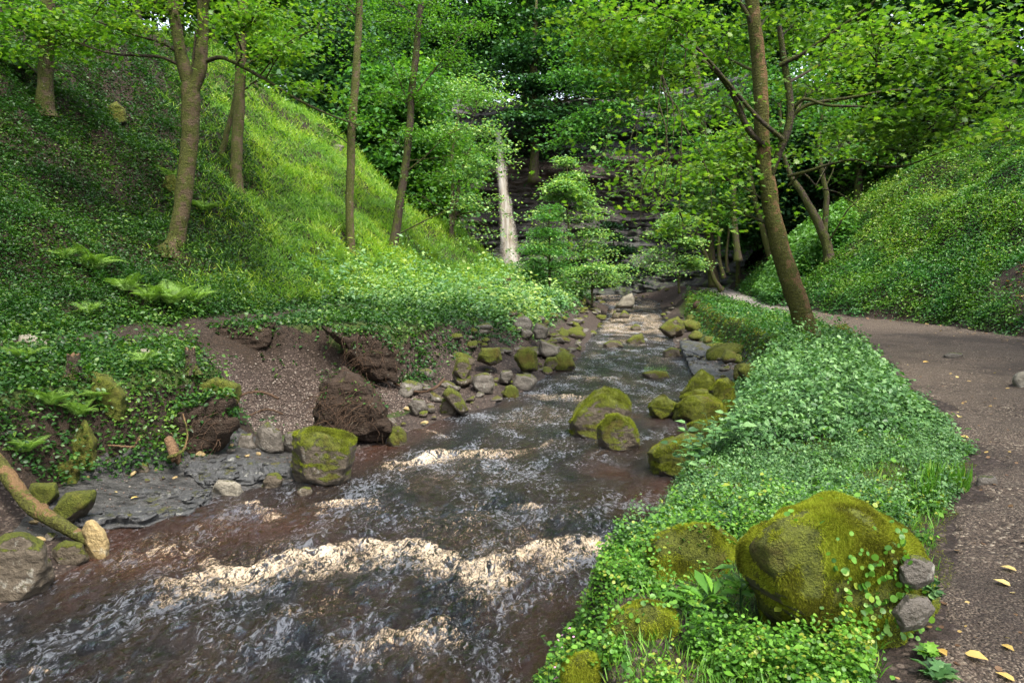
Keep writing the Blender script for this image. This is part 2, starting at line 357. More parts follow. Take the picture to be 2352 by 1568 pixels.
# ground: attributes soil / scree / grass / rockw weights
def groundmat():
    m, nt, out = newmat('woodland_ground'); n = N(nt)
    geo = n('NewGeometry'); pos = geo.outputs['Position']
    at = lambda k: n('Attribute', attribute_name=k).outputs['Fac']
    a = n.noise(1.2, 6, .6, pos); b = n.noise(14, 5, .65, pos); c = n.noise(70, 4, .6, pos)
    soil = n.ramp(n.math('MULTIPLY', n.math('ADD', b, c), .5), [(.35, (.006, .0038, .0025)), (.65, (.036, .022, .013))])
    moss = n.ramp(n.math('MULTIPLY', n.math('ADD', b, c), .5), [(.38, (.008, .014, .003)), (.65, (.05, .075, .010))])
    vor = n('TexVoronoi', {'Vector': pos, 'Scale': 28, 'Randomness': 1}); vd = vor.outputs['Distance']; vc = n('SeparateColor', {0: vor.outputs['Color']}).outputs[0]
    peb = n.ramp(vc, [(0, (.013, .009, .006)), (.6, (.04, .028, .021)), (1, (.13, .10, .08))])
    peb = n.mix(n.sstep(vd, .35, .62), peb, (.03, .02, .016))
    slab = n.ramp(n.noise(5, 6, .7, n('Mapping', {0: pos, 3: (1, 3, 4)}).outputs[0]), [(.35, (.012, .012, .012)), (.7, (.085, .082, .078))])
    col = n.mix(n.sstep(n.math('ADD', at('green'), n.math('MULTIPLY', n.math('SUBTRACT', a, .5), .8)), .35, .65), soil, moss)
    col = n.mix(n.sstep(n.math('ADD', at('scree'), n.math('MULTIPLY', n.math('SUBTRACT', b, .5), .9)), .4, .7), col, peb)
    sf = n.sstep(n.math('ADD', at('slab'), n.math('MULTIPLY', n.math('SUBTRACT', b, .5), .6)), .4, .6)
    col = n.mix(sf, col, slab)
    h = n.math('ADD', n.math('MULTIPLY', b, .6), n.math('MULTIPLY', c, .5))
    bp = n.bump(h, .05, .9)
    bp = n.bump(n.math('MULTIPLY', vd, -1.0), .02, .6, bp)
    p = n('BsdfPrincipled', {'Base Color': col, 'Roughness': n.mix(sf, (.9,) * 3, (.35,) * 3), 'Normal': bp, 'Specular IOR Level': .3})
    nt.links.new(p.outputs[0], out.inputs[0]); return m
M['ground'] = groundmat()
def pathmat():
    m, nt, out = newmat('gravel_path'); n = N(nt)
    pos = n('NewGeometry').outputs['Position']
    v1 = n('TexVoronoi', {'Vector': pos, 'Scale': 62}); v2 = n('TexVoronoi', {'Vector': pos, 'Scale': 130})
    a = n.noise(1.1, 5, .6, pos); b = n.noise(30, 4, .6, pos); pf = n.noise(.5, 5, .65, pos)
    c1 = n.ramp(n('SeparateColor', {0: v1.outputs['Color']}).outputs[0], [(0, (.014, .009, .006)), (.55, (.058, .040, .028)), (.9, (.135, .102, .073)), (1, (.32, .27, .20))])
    c2 = n.ramp(n('SeparateColor', {0: v2.outputs['Color']}).outputs[1], [(0, (.012, .008, .006)), (.7, (.064, .045, .031)), (1, (.22, .175, .13))])
    col = n.mix(n.sstep(a, .4, .6), c1, c2)
    col = n.mix(n.sstep(b, .5, .75), col, (.04, .028, .022))
    col = n.mix(n.math('MULTIPLY', n.sstep(pf, .48, .62), .65), col, (.022, .015, .011))
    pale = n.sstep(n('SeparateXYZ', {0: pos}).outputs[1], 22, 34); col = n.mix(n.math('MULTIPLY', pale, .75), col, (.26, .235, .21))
    h = n.math('ADD', n.math('MULTIPLY', v1.outputs['Distance'], -1), n.math('MULTIPLY', b, .5))
    p = n('BsdfPrincipled', {'Base Color': col, 'Roughness': .85, 'Normal': n.bump(h, .016, 1), 'Specular IOR Level': .3})
    nt.links.new(p.outputs[0], out.inputs[0]); return m
M['path'] = pathmat()
def cliffmat():
    m, nt, out = newmat('layered_cliff'); n = N(nt)
    pos = n('NewGeometry').outputs['Position']
    lay = n('Mapping', {0: pos, 3: (.35, .35, 1.6)}).outputs[0]; vert = n('Mapping', {0: pos, 3: (1.2, 1.2, .15)}).outputs[0]
    a = n.noise(1, 6, .7, lay); b = n.noise(2.2, 6, .65, pos); c = n.noise(1.5, 5, .6, vert)
    z = n('SeparateXYZ', {0: pos}).outputs[2]
    base = n.ramp(n.math('ADD', z, n.math('MULTIPLY', a, 1.5)), [(0, (.05, .05, .05)), (1, (.1, .1, .1))])
    zz = n.math('DIVIDE', n.math('ADD', z, n.math('MULTIPLY', n.math('SUBTRACT', a, .5), 1.2)), 20, clamp=True)
    base = n.ramp(zz, [(0, (.035, .038, .03)), (.22, (.045, .045, .042)), (.33, (.035, .027, .022)), (.45, (.07, .054, .043)), (.57, (.105, .066, .047)), (.62, (.035, .033, .034)), (.72, (.045, .045, .046)), (.8, (.13, .12, .11))])  # dark stops put the shade under cap and undercut into the colour
    col = n.mix(n.sstep(a, .45, .62), base, n.mix(.65, base, (.015, .013, .012)))
    col = n.mix(n.math('MULTIPLY', n.sstep(c, .55, .7), .4), col, (.09, .07, .055))
    col = n('VectorMath', {0: col, 1: (.6, .6, .6)}, operation='MULTIPLY').outputs[0]
    g = n.math('MULTIPLY', n.sstep(b, .52, .62), n.sstep(z, 7, 3)); col = n.mix(n.math('MULTIPLY', g, .8), col, (.05, .075, .012))
    p = n('BsdfPrincipled', {'Base Color': col, 'Roughness': .7, 'Normal': n.bump(n.math('ADD', a, n.math('MULTIPLY', b, .4)), .25, .9)})
    nt.links.new(p.outputs[0], out.inputs[0]); return m
M['cliff'] = cliffmat()
def watermat():
    m, nt, out = newmat('peaty_water'); n = N(nt)
    pos = n('NewGeometry').outputs['Position']
    at = lambda k: n('Attribute', attribute_name=k).outputs['Fac']
    st = n('Mapping', {0: pos, 2: (0, 0, R(-20)), 3: (1.5, .8, 1)}).outputs[0]
    r1 = n.noise(4.5, 6, .62, st, 1.4); r2 = n.noise(15, 5, .62, st, 1.0); r3 = n.noise(46, 3, .6, st)
    h = n.math('ADD', n.math('ADD', n.math('MULTIPLY', r1, .8), n.math('MULTIPLY', r2, .55)), n.math('MULTIPLY', r3, .22))
    bp = n.bump(h, .17, 1.0)
    tone = n.noise(.9, 4, .6, st)
    deep = n.mix(n.sstep(tone, .42, .58), (.003, .0018, .0008), (.019, .0085, .002))
    deep = n.mix(at('shallow'), deep, (.050, .016, .003))
    wtr = n('BsdfPrincipled', {'Base Color': deep, 'Roughness': .09, 'Normal': bp, 'IOR': 1.33, 'Specular IOR Level': .5})
    fm = n.noise(6, 7, .72, st, 1.6); fm2 = n.noise(26, 6, .72, st, 1.0)
    web = n.math('ABSOLUTE', n.math('SUBTRACT', fm, .5)); web = n.math('SUBTRACT', 1, n.math('MULTIPLY', web, 15), clamp=True)
    fa = at('foam')
    web2 = n.math('SUBTRACT', 1, n.math('MULTIPLY', n.math('ABSOLUTE', n.math('SUBTRACT', fm2, .5)), 7), clamp=True)
    f = n.math('ADD', n.math('MULTIPLY', fa, .42), n.math('MULTIPLY', n.math('MULTIPLY', n.math('ADD', web, n.math('MULTIPLY', web2, .7)), fa), .75))
    f = n.math('ADD', f, n.math('ADD', n.math('MULTIPLY', n.math('SUBTRACT', fm, .5), 2.3), n.math('MULTIPLY', n.math('SUBTRACT', n.noise(24, 6, .78, st, 1.0), .5), 2.4)))
    ff = n.math('MULTIPLY', n.sstep(f, .50, 1.05), .9)
    fc = n.ramp(n.math('ADD', n.math('MULTIPLY', fm2, .6), n.math('MULTIPLY', n.math('SUBTRACT', fa, .3), .35)), [(.25, (.34, .23, .13)), (.44, (.52, .41, .28)), (.6, (.74, .68, .59))])
    foam = n('BsdfPrincipled', {'Base Color': fc, 'Roughness': .6, 'Normal': n.bump(fm2, .02, 1)})
    lw = n('Fresnel', {'IOR': 1.5, 'Normal': bp}); gl_ = n('BsdfGlossy', {'Color': (.62, .68, .78, 1), 'Roughness': .05, 'Normal': bp})
    w2 = n('MixShader', {0: lw.outputs[0], 1: wtr.outputs[0], 2: gl_.outputs[0]})
    s2 = n('Mapping', {0: pos, 2: (0, 0, R(-24)), 3: (1.7, 1.0, 1)}).outputs[0]
    a1 = n.noise(13, 7, .74, s2, .9); a2 = n.noise(1.0, 3, .6, s2, .5)
    af = n.sstep(n.math('ADD', a1, n.math('MULTIPLY', n.math('SUBTRACT', a2, .5), .6)), .53, .66)
    yfar = n.sstep(n('SeparateXYZ', {0: pos}).outputs[1], 6.5, 11)
    af = n.math('MULTIPLY', n.math('MULTIPLY', af, n.math('ADD', .55, n.math('MULTIPLY', yfar, .3))), n.math('SUBTRACT', 1, at('calm'), clamp=True))
    glint_aer = n('BsdfPrincipled', {'Base Color': (.27, .29, .33, 1), 'Roughness': .3, 'Normal': bp})  # silver sky glints painted as grey streaks, along with aerated water
    w3 = n('MixShader', {0: af, 1: w2.outputs[0], 2: glint_aer.outputs[0]})
    mx = n('MixShader', {0: ff, 1: w3.outputs[0], 2: foam.outputs[0]})
    nt.links.new(mx.outputs[0], out.inputs[0]); return m
M['water'] = watermat()
def fallmat():
    m, nt, out = newmat('falling_water'); n = N(nt)
    pos = n('NewGeometry').outputs['Position']
    vt = n('Mapping', {0: pos, 3: (3.2, 3.2, .18)}).outputs[0]; a = n.noise(1, 6, .7, vt); b = n.noise(3, 4, .6, pos)
    col = n.ramp(a, [(.3, (.44, .36, .26)), (.5, (.54, .49, .41)), (.7, (.68, .66, .62))])
    e = n('Attribute', attribute_name='edge').outputs['Fac']
    d = n('BsdfDiffuse', {'Color': col}); t = n('BsdfTranslucent', {'Color': col}); tr = n('BsdfTransparent')
    dm = n('MixShader', {0: .35, 1: d.outputs[0], 2: t.outputs[0]})
    f = n.math('MULTIPLY', n.sstep(n.math('ADD', e, n.math('MULTIPLY', n.math('SUBTRACT', a, .5), 1.3)), .1, 1.25), .85)
    mx = n('MixShader', {0: f, 1: tr.outputs[0], 2: dm.outputs[0]}); nt.links.new(mx.outputs[0], out.inputs[0]); return m
M['fallw'] = fallmat()

# ------------------------------------------------------------ terrain mesh
def inpoly(px, py, poly):
    poly = np.asarray(poly, float); c = np.zeros(px.shape, bool); j = len(poly) - 1
    for i in range(len(poly)):
        (xi, yi), (xj, yj) = poly[i], poly[j]
        if yi != yj:
            c ^= ((yi > py) != (yj > py)) & (px < (xj - xi) * (py - yi) / (yj - yi) + xi)
        j = i
    return c
# patches on the ground in world x,y
HOLLOW = [(-4.7, 9.5), (-3.5, 9.6), (-2.6, 10.9), (-1.4, 12.2), (-2.2, 13.3), (-2.8, 13.2), (-5.6, 12.95), (-6.0, 12.4), (-5.3, 11.0)]
SLABL = [(-4.6, 5.9), (-3.2, 6.6), (-2.2, 7.6), (-2.0, 8.9), (-3.4, 9.2), (-4.4, 8.3), (-5.0, 7.3)]
SLABR = [(3.9, 12.5), (5.0, 12.6), (6.2, 16), (6.6, 20), (6.0, 22), (4.6, 18.5), (4.4, 15)]
SCAR = [(12.4, 15.2), (14.9, 15), (19, 19), (17.5, 22.5), (14, 18.8), (12.7, 18.0)]
def edgejit(x, y, s=.35): return x + s * fbm(x * .8, y * .8, 8, 3), y + s * fbm(x * .8, y * .8, 18, 3)
ys = np.concatenate([np.linspace(-6, 2, 20)[:-1], np.exp(np.linspace(math.log(2), math.log(95), 640))])
ss = np.linspace(-1, 1, 640); ss = np.sign(ss) * (np.abs(ss) ** 1.25)
Yg = ys[:, None] * np.ones_like(ss)[None]; Xg = ss[None] * (6 + 1.25 * np.maximum(ys, 0))[:, None]
Zg = H(Xg, Yg)
jx, jy = edgejit(Xg, Yg)
wd = wdist(Xg, Yg)
scree = inpoly(jx, jy, HOLLOW) * np.clip(.75 - .45 * (Zg - .4) + .3 * fbm(Xg, Yg, 3, 3), 0, 1)
bench = (np.abs(Xg - (np.interp(Yg, LB[0], LB[1]) + .7)) < .55) & (Yg > 9) & (Yg < 17)
scree = np.maximum(scree, np.where((wd < .9) & (wd > -2) , .75, 0)); scree = np.maximum(scree, np.where((wd < 2.1) & (Xg < np.interp(Yg, LW[0], LW[1])) & (Yg > 12) & (Yg < 36), .7, 0)); scree = np.maximum(scree, np.where((Yg > 38) & (Yg < 60) & (Xg > -2) & (Xg < 16), .7, 0))
slab = ((inpoly(jx, jy, SLABL) | inpoly(jx, jy, SLABR)) & (Zg < .38)).astype(float)
green = np.where(wd > .7, .8, 0.1); green = np.where(inpoly(jx, jy, SCAR) | inpoly(jx, jy, HOLLOW), 0, green); green = np.where(bench, .25, green); green = np.where((wd < 2.2) & (wd > 0) & (Xg < np.interp(Yg, LW[0], LW[1])) & (Yg > 12), .15, green)
scree = np.where(bench, .45, scree)
edge_ = (Xg > np.interp(Yg, PL[0], PL[1]) - .12) & (Xg < np.interp(Yg, PL[0], PL[1]) + 1.0); green = np.where(edge_, .15, green); scree = np.where(edge_, .6, scree)
green = np.where((Xg > np.interp(Yg, PR[0], PR[1]) - .3) & (Xg < np.interp(Yg, PR[0], PR[1]) + 1.0), 0, green); green = np.where((wd > 3) & ((Xg < np.interp(Yg, LB[0], LB[1])) | (Xg > np.interp(Yg, RB[0], RB[1]))), .35 * green, green)
green = np.where((Yg < 9.4) & (Zg < 1.02) & (Xg < 0), 0, green)
me = gridmesh('ground', Xg, Yg, Zg, None, {'green': ('POINT', green.ravel()), 'scree': ('POINT', scree.ravel()), 'slab': ('POINT', slab.ravel())})
tag(link('ground', me, M['ground']), kind='structure')

# path sheet, 8 mm proud of the ground
ysp = np.concatenate([np.linspace(-4, 2, 30)[:-1], np.exp(np.linspace(math.log(2), math.log(50), 420))]); tp = np.linspace(-.06, 1.03, 150)
Yp = ysp[:, None] * np.ones_like(tp)[None]
xl_, xr_ = np.interp(ysp, PL[0], PL[1]), np.interp(ysp, PR[0], PR[1])
Xp = xl_[:, None] + (xr_ - xl_)[:, None] * tp[None]
dl = np.minimum(Xp - xl_[:, None], xr_[:, None] + .1 - Xp) + .35 * fbm(Xp * 1.3, Yp * 1.3, 9, 4)
Zp = H(Xp, Yp) + .012 - .06 * (1 - sm(0, .25, dl))
tag(link('path', gridmesh('path', Xp, Yp, Zp, dl > -.02), M['path']), kind='structure')

# ------------------------------------------------------------ river
def seg_d(x, y, P):
    """distance to a polyline and signed side (+ downstream = smaller y)"""
    best = np.full(x.shape, 1e9); side = np.zeros(x.shape); tt = np.zeros(x.shape)
    for k in range(len(P) - 1):
        a = P[k]; b = P[k + 1]; d = b - a; L2 = d.dot(d)
        t = np.clip(((x - a[0]) * d[0] + (y - a[1]) * d[1]) / L2, 0, 1)
        qx = a[0] + t * d[0]; qy = a[1] + t * d[1]; dd = np.hypot(x - qx, y - qy); m = dd < best
        best = np.where(m, dd, best); side = np.where(m, qy - y, side); tt = np.where(m, (k + t) / (len(P) - 1), tt)
    return best, side, tt
def wl(*uv): return np.array([Wz(u, v, 0)[:2] for u, v in uv])
CRESTS = [ # polyline, height, width up, width down, foam
 (wl((505,1318),(600,1300),(700,1285),(790,1262),(880,1245),(960,1240),(1020,1262),(1080,1290),(1125,1305),(1170,1292),(1220,1262),(1300,1243),(1380,1248),(1455,1250)), .05, .11, .55, 1.0),
 (wl((860,1475),(930,1462),(1000,1450),(1050,1462)), .075, .08, .25, .75),
 (wl((930,1060),(1000,1048),(1080,1035),(1150,1038)), .09, .12, .45, .85),
 (wl((740,1160),(800,1152),(850,1160)), .05, .08, .25, .8),
 (wl((1195,1160),(1235,1165)), .05, .06, .12, .7),
 (wl((570,1150),(600,1185)), .04, .06, .18, .7),
 (wl((380,1262),(440,1255),(500,1290)), .05, .08, .25, .65),
 (wl((1240,905),(1290,915),(1340,912)), .06, .15, .5, .8),
 (wl((960,985),(1010,1000)), .03, .1, .3, .5),
 (wl((1290,870),(1340,865),(1400,868)), .05, .2, .6, .6),
  (wl((1370,822),(1430,818),(1500,815)), .04, .25, .8, .45),
 (wl((1400,785),(1470,778),(1520,775)), .05, .3, 1.1, .55),
 (wl((1390,757),(1460,748),(1530,752)), .06, .4, 1.6, .75),
 (wl((1400,738),(1460,728),(1530,735)), .06, .9, 2.2, .8),
 (wl((20,1545),(90,1538)), .05, .05, .15, .5),
 (wl((600,1470),(680,1452),(740,1460)), .05, .07, .2, .25),
 (wl((1285,1010),(1240,1030),(1150,1045)), .02, .08, .18, .45),
]
yw = np.concatenate([np.linspace(-3, 2.6, 30)[:-1], np.exp(np.linspace(math.log(2.6), math.log(56), 760))]); tw = np.linspace(0, 1, 460)
Yw = yw[:, None] * np.ones_like(tw)[None]
xa, xb = np.interp(yw, LW[0], LW[1]) - .9, np.interp(yw, RW[0], RW[1]) + .6
Xw = xa[:, None] + (xb - xa)[:, None] * tw[None]
ca, sa = math.cos(R(22)), math.sin(R(22))
Xr = Xw * ca - Yw * sa; Yr = Xw * sa + Yw * ca
inriv = sm(.25, -.5, wdist(Xw, Yw))
calm = np.maximum(sm(1.1, .2, np.hypot((Xw - 1.5) / 1.1, (Yw - 8.3) / 1.0)), sm(1.2, .2, np.hypot((Xw - 2.3) / .9, (Yw - 11.2) / 1.3)))
amp = (.55 + .6 * sm(9, 5, Yw)) * inriv * (1 - .85 * calm)
q = fbm(Xr * .9, Yr * .5, 11, 2)
Z = amp * (.06 * fbm(Xr * 1.6 + q * .6, Yr * 1.0, 0, 4) + .040 * (1 - np.abs(fbm(Xr * 4.2 + q, Yr * 2.4, 5, 3))) + .014 * fbm(Xr * 14, Yr * 8, 7, 2))
foam = np.zeros_like(Z)
for P, h, wu, wdn, fo in CRESTS:
    js = np.maximum(1, Yw / 9); fq = 1.8 / js ** .7; ddx = .13 * js * fbm(Xw * fq, Yw * fq, 21, 4); ddy = .17 * js * fbm(Xw * fq, Yw * fq, 31, 4)
    d, side, t = seg_d(Xw + ddx, Yw + ddy, P)
    wq = np.where(side > 0, wdn, wu); g = np.exp(-(d / wq) ** 2)
    lump = .6 + .7 * fbm(Xw * 2.6, Yw * 2.6, 3, 2)
    Z += h * np.exp(-(d / (wu * 1.15)) ** 2) * lump
    Z -= .45 * h * np.exp(-((d - wu * 2.0) / (wu * 1.3)) ** 2) * (side < 0)
    foam = np.maximum(foam, fo * g * (.8 + .5 * fbm(Xw * 3, Yw * 3, 41, 3)))
rag = fbm(Xr * 1.1, Yr * .6, 51, 4)
foam = np.maximum(foam, .40 * sm(-.3, .7, rag) * sm(10.5, 4.5, Yw) * (1 - calm))
foam = np.maximum(foam, .34 * sm(-.3, .5, rag) * (1 - calm))
foam = np.maximum(foam, .45 * sm(-.35, .45, rag) * sm(12, 20, Yw))
foam = np.maximum(foam, .66 * sm(-.5, .35, fbm(Xw * .8, Yw * .45, 91, 3)) * sm(20, 30, Yw))
foam *= inriv
Z += foam * .016 * fbm(Xw * 12, Yw * 12, 3, 2)
Zw = Z + wz(Yw) - .015
shal = np.maximum(sm(-.9, -.1, wdist(Xw, Yw)) * (1 - .7 * sm(7.3, 6.3, Yw) * (Xw > -.5)) * sm(-.35, .4, fbm(Xw * .6, Yw * .6, 61, 3) + .1), .75 * calm * sm(-.3, .3, fbm(Xw * .7, Yw * .7, 65, 3)))
shal = np.maximum(shal, .9 * np.exp(-((Xw + 2.6) / 1.0) ** 2 - ((Yw - 6.5) / .7) ** 2))
shal = np.maximum(shal, .9 * np.exp(-((Xw + 3.1) / .6) ** 2 - ((Yw - 5.7) / .5) ** 2)) * sm(-2, -.3, -Yw + 12)
me = gridmesh('river', Xw, Yw, Zw, None, {'foam': ('POINT', np.where(foam > .45, .45 + (foam - .45) * .5, foam).clip(0, .8).ravel()), 'shallow': ('POINT', np.clip(shal, 0, 1).ravel()), 'calm': ('POINT', np.clip(np.maximum(calm * .85, shal * .5), 0, 1).ravel())})
tag(link('river', me, M['water']), kind='structure')

# ------------------------------------------------------------ cliff and waterfall
cs = np.linspace(R(-52), R(62), 420); cz = np.linspace(-.5, CLTOP + .6, 260)
A_, Zc = np.meshgrid(cs, cz, indexing='ij')
px_, py_ = np.sin(A_) * 17, np.cos(A_) * 17
layer = fbm(Zc * 1.6, px_ * .03, 3, 5); blk = fbm(px_ * .35, py_ * .35, np.floor(Zc * 1.5 + .4 * pn(px_ * .1, 0, 0)) * 7.3, 2)
rr = CLR + .5 * fbm(Zc * 1.1 + .8 * fbm(px_ * .12, py_ * .12, 1, 2), px_ * .15, py_ * .15, 5) + .9 * blk + .5 * np.abs(fbm(px_ * .5, py_ * .5, Zc * .25, 3)) + 1.0 * fbm(px_ * .12, py_ * .12, 3, 3) + .15 * fbm(px_ * 1.5, py_ * 1.5, Zc * 3, 3)
prof = np.interp(Zc, [-.5, 2, 4.2, 6.8, 7.2, 9.8, 10.2, 11.8, 12.2, 13.4, 13.8, 16.6], [-1.6, -.6, .4, .9, 1.5, 1.3, .6, .3, .9, 1.3, -.6, -.3])
rr = rr + prof
me = gridmesh('cliff', CLC[0] + np.sin(A_) * rr, CLC[1] + np.cos(A_) * rr, Zc)
tag(link('cliff', me, M['cliff']), kind='structure')
tz = np.linspace(0, 1, 220); tx = np.linspace(-1, 1, 60)
TZ, TX = np.meshgrid(tz, tx, indexing='ij')
ptop, pbot = W(1146, 300, 56.5), W(1182, 640, 54.5)
wid = (.36 + .75 * TZ ** 1.5 + .12 * fbm(TZ * 9, TX * 0, 2, 3))
Xf = ptop[0] + (pbot[0] - ptop[0]) * TZ ** 1.3 + TX * wid; Zf = ptop[2] + (1.3 - ptop[2]) * TZ
Yf = ptop[1] + (pbot[1] - ptop[1]) * TZ + .08 * fbm(Xf * 2.5, Zf * .35, 1, 2) - .3 * (1 - TX ** 2)
me = gridmesh('waterfall', Xf, Yf, Zf, None, {'edge': ('POINT', (1 - np.abs(TX) ** 2.2).ravel())})
tag(link('waterfall', me, M['fallw']), kind='structure')

# ------------------------------------------------------------ rocks
_ico = {}
def ico(k):
    if k not in _ico:
        bm = bmesh.new(); bmesh.ops.create_icosphere(bm, subdivisions=k, radius=1)
        V = np.array([v.co[:] for v in bm.verts]); Fc = np.array([[v.index for v in f.verts] for f in bm.faces]); bm.free(); _ico[k] = (V, Fc)
    return _ico[k]
def rock_verts(hull_pts, k, amp, sharp=50, seed=0, chips=9, lo=.86):
    P = np.asarray(hull_pts, float); c = P.mean(0)
    bm = bmesh.new()
    for p in P: bm.verts.new(p)
    bmesh.ops.convex_hull(bm, input=bm.verts); bm.normal_update()
    nd = {}
    for f in bm.faces:
        n_ = np.array(f.normal[:]); d_ = n_.dot(np.array(f.verts[0].co[:]) - c)
        if d_ < 0: n_, d_ = -n_, -d_
        nd[tuple(np.round(n_, 2))] = (n_, max(d_, 1e-3))
    bm.free()
    rg = np.random.default_rng(seed + 5)
    for j in range(chips):
        a_ = rg.normal(size=3); a_ /= np.linalg.norm(a_); s_ = ((P - c) @ a_).max() * rg.uniform(lo, .985); nd[('c', j)] = (a_, s_)
    nn = np.array([a for a, b in nd.values()]); dd = np.array([b for a, b in nd.values()])
    V, Fc = ico(k)
    q = np.maximum(V @ nn.T, 0) / dd[None]
    r = (q ** sharp).sum(1) ** (-1 / sharp)
    X = V * r[:, None]; s = np.ptp(P, axis=0).mean(); f = 1.6 / s
    o = seed * 3.7
    nzs = fbm(X[:, 0] * f + o, X[:, 1] * f, X[:, 2] * f, 5)
    led = fbm(X[:, 0] * f * .4 + o, X[:, 1] * f * .4, X[:, 2] * f * 3.0, 3)
    fine = fbm(X[:, 0] * f * 6 + o, X[:, 1] * f * 6, X[:, 2] * f * 6, 3)
    X = X * (1 + amp * .8 * nzs + amp * .7 * led + amp * .22 * fine - amp * .5 * np.abs(fbm(X[:, 0] * f * 2 + o, X[:, 1] * f * 2, X[:, 2] * f * 2, 2)))[:, None]
    return X + c, Fc
def rock(name, label, outline, z0, mat, thick=.8, k=5, amp=.10, cat='boulder', group=None, sink=.08, seed=None, Yb=None, skew=0.0):
    """outline = silhouette in the photograph's pixels; z0 = height of what it stands on"""
    o = np.array(outline, float); vb = o[:, 1].max(); ub = o[:, 0].mean()
    Y0 = Wz(ub, vb, z0)[1] if Yb is None else Yb
    wdt = np.ptp(o[:, 0]) / F * Y0; t = thick * wdt
    cen = o.mean(0); pts = []
    for sc_, dy in ((.72, -.04), (1.0, .42), (.66, 1.0)):
        oo = cen + (o - cen) * sc_
        for u, v in oo:
            if dy > .9: v = v * .75 + o[:, 1].max() * .25 if v < cen[1] else v
            p = W(u, v, Y0 + dy * t); p[0] += skew * dy * t; pts.append(p)
    pts = np.array(pts); low = pts[:, 2] < z0 + .25 * np.ptp(pts[:, 2]); pts[low, 2] -= sink
    sd_ = seed if seed is not None else rng.integers(1000)
    X, Fc = rock_verts(pts, k, amp, seed=sd_, chips=16 if k > 5 else 10)
    base = np.array([X[:, 0].mean(), X[:, 1].mean(), z0])
    me = mesh(name, X - base, Fc.ravel(), np.arange(len(Fc)) * 3, np.full(len(Fc), 3), True)
    ob = link(name, me, mat, None, base); tag(ob, label, cat, group); return ob, X, Fc
B = {}
B['sq'] = rock('boulder', 'square mossy block boulder standing alone at the left edge of the river', [(672,992),(700,975),(760,980),(800,988),(828,1008),(818,1060),(803,1112),(740,1118),(680,1100),(668,1060)], 0, M['rock_moss'], .9, 6, .09)
B['peak'] = rock('boulder', 'tall pointed boulder in the middle of the river with a mossy left slope', [(1388,884),(1430,896),(1450,918),(1457,945),(1440,985),(1400,1014),(1340,1018),(1300,1005),(1302,965),(1330,925)], 0, M['rock_moss'], .8, 6, .09, Yb=10.0)
B['small'] = rock('boulder', 'rounded greenish boulder leaning on the front of the pointed mid river boulder', [(1368,972),(1395,952),(1420,946),(1448,962),(1462,985),(1470,1010),(1440,1036),(1395,1030),(1372,1010)], 0, M['rock_moss'], .8, 6, .08)
B['d1'] = rock('boulder', 'ridge shaped mossy boulder at the back of the right hand boulder pile', [(1562,895),(1592,862),(1612,848),(1640,862),(1650,890),(1640,915),(1575,915)], .1, M['rock_full'], .9, 5, .1)
B['d2'] = rock('boulder', 'upright mossy boulder at the right end of the boulder pile beside the bank', [(1624,892),(1650,868),(1672,864),(1688,885),(1692,935),(1660,945),(1632,920)], .1, M['rock_full'], .8, 5, .1)
B['d3'] = rock('boulder', 'long low moss covered boulder lying across the front of the boulder pile', [(1545,925),(1580,905),(1630,902),(1665,922),(1678,945),(1665,962),(1600,970),(1548,958)], 0, M['rock_full'], .7, 5, .1)
B['d3b'] = rock('boulder', 'small rounded mossy boulder at the left end of the boulder pile', [(1488,935),(1500,915),(1525,908),(1555,925),(1560,950),(1520,960),(1495,952)], 0, M['rock_full'], .8, 5, .1)
B['d3c'] = rock('boulder', 'broad flat mossy boulder in the middle of the boulder pile', [(1560,910),(1600,890),(1645,898),(1650,925),(1600,930),(1565,928)], .1, M['rock_full'], .8, 5, .1)
B['d4'] = rock('boulder', 'wedge shaped mossy boulder rising from the dark pool by the right bank', [(1485,1040),(1520,1010),(1570,990),(1620,1000),(1640,1040),(1600,1080),(1540,1092),(1498,1080)], 0, M['rock_full'], .8, 6, .08)
B['d5'] = rock('boulder', 'mossy boulder behind the wedge shaped boulder against the right bank', [(1575,972),(1620,958),(1670,955),(1685,985),(1670,1020),(1620,1030),(1580,1010)], .05, M['rock_full'], .8, 5, .1)
B['e1'] = rock('boulder', 'small dark low rock with grassy top midstream beyond the pointed boulder', [(1473,856),(1500,849),(1535,852),(1541,864),(1510,869),(1478,866)], 0, M['rock_moss'], .8, 4, .12)
B['e2'] = rock('boulder', 'wedge shaped rock with a pale streak far up the stream', [(1436,781),(1455,770),(1478,764),(1484,784),(1460,788),(1440,787)], 0, M['rock_moss'], .8, 4, .12)
B['e3'] = rock('boulder', 'flat dark rock almost awash beside the wedge shaped far rock', [(1384,790),(1400,781),(1425,783),(1436,792),(1410,797),(1388,796)], 0, M['rock_part'], .7, 4, .1)
B['e4'] = rock('boulder', 'square dark rock at the edge of the wet bedrock on the right', [(1520,806),(1540,796),(1560,800),(1563,815),(1540,819),(1522,816)], 0, M['rock_part'], .8, 4, .12)
B['e5'] = rock('boulder', 'mossy layered outcrop at the foot of the far right bank', [(1510,755),(1530,735),(1560,722),(1575,740),(1570,765),(1540,775)], .05, M['rock_moss'], .9, 5, .12)
B['far1'] = rock('boulder', 'pale grey slanted block at the head of the stream below the cliff', [(1410,705),(1430,680),(1452,672),(1460,690),(1455,705)], .45, M['rock_pale'], .8, 4, .1)
B['far2'] = rock('boulder', 'dark pointed rock standing where the white water begins', [(1402,728),(1412,710),(1422,728)], .3, M['rock_part'], 1.0, 3, .1)
B['far3'] = rock('boulder', 'brown pyramid rock beside the orange tinted far rapid', [(1418,727),(1432,710),(1448,722),(1446,728)], .3, M['rock_part'], 1.0, 3, .1)
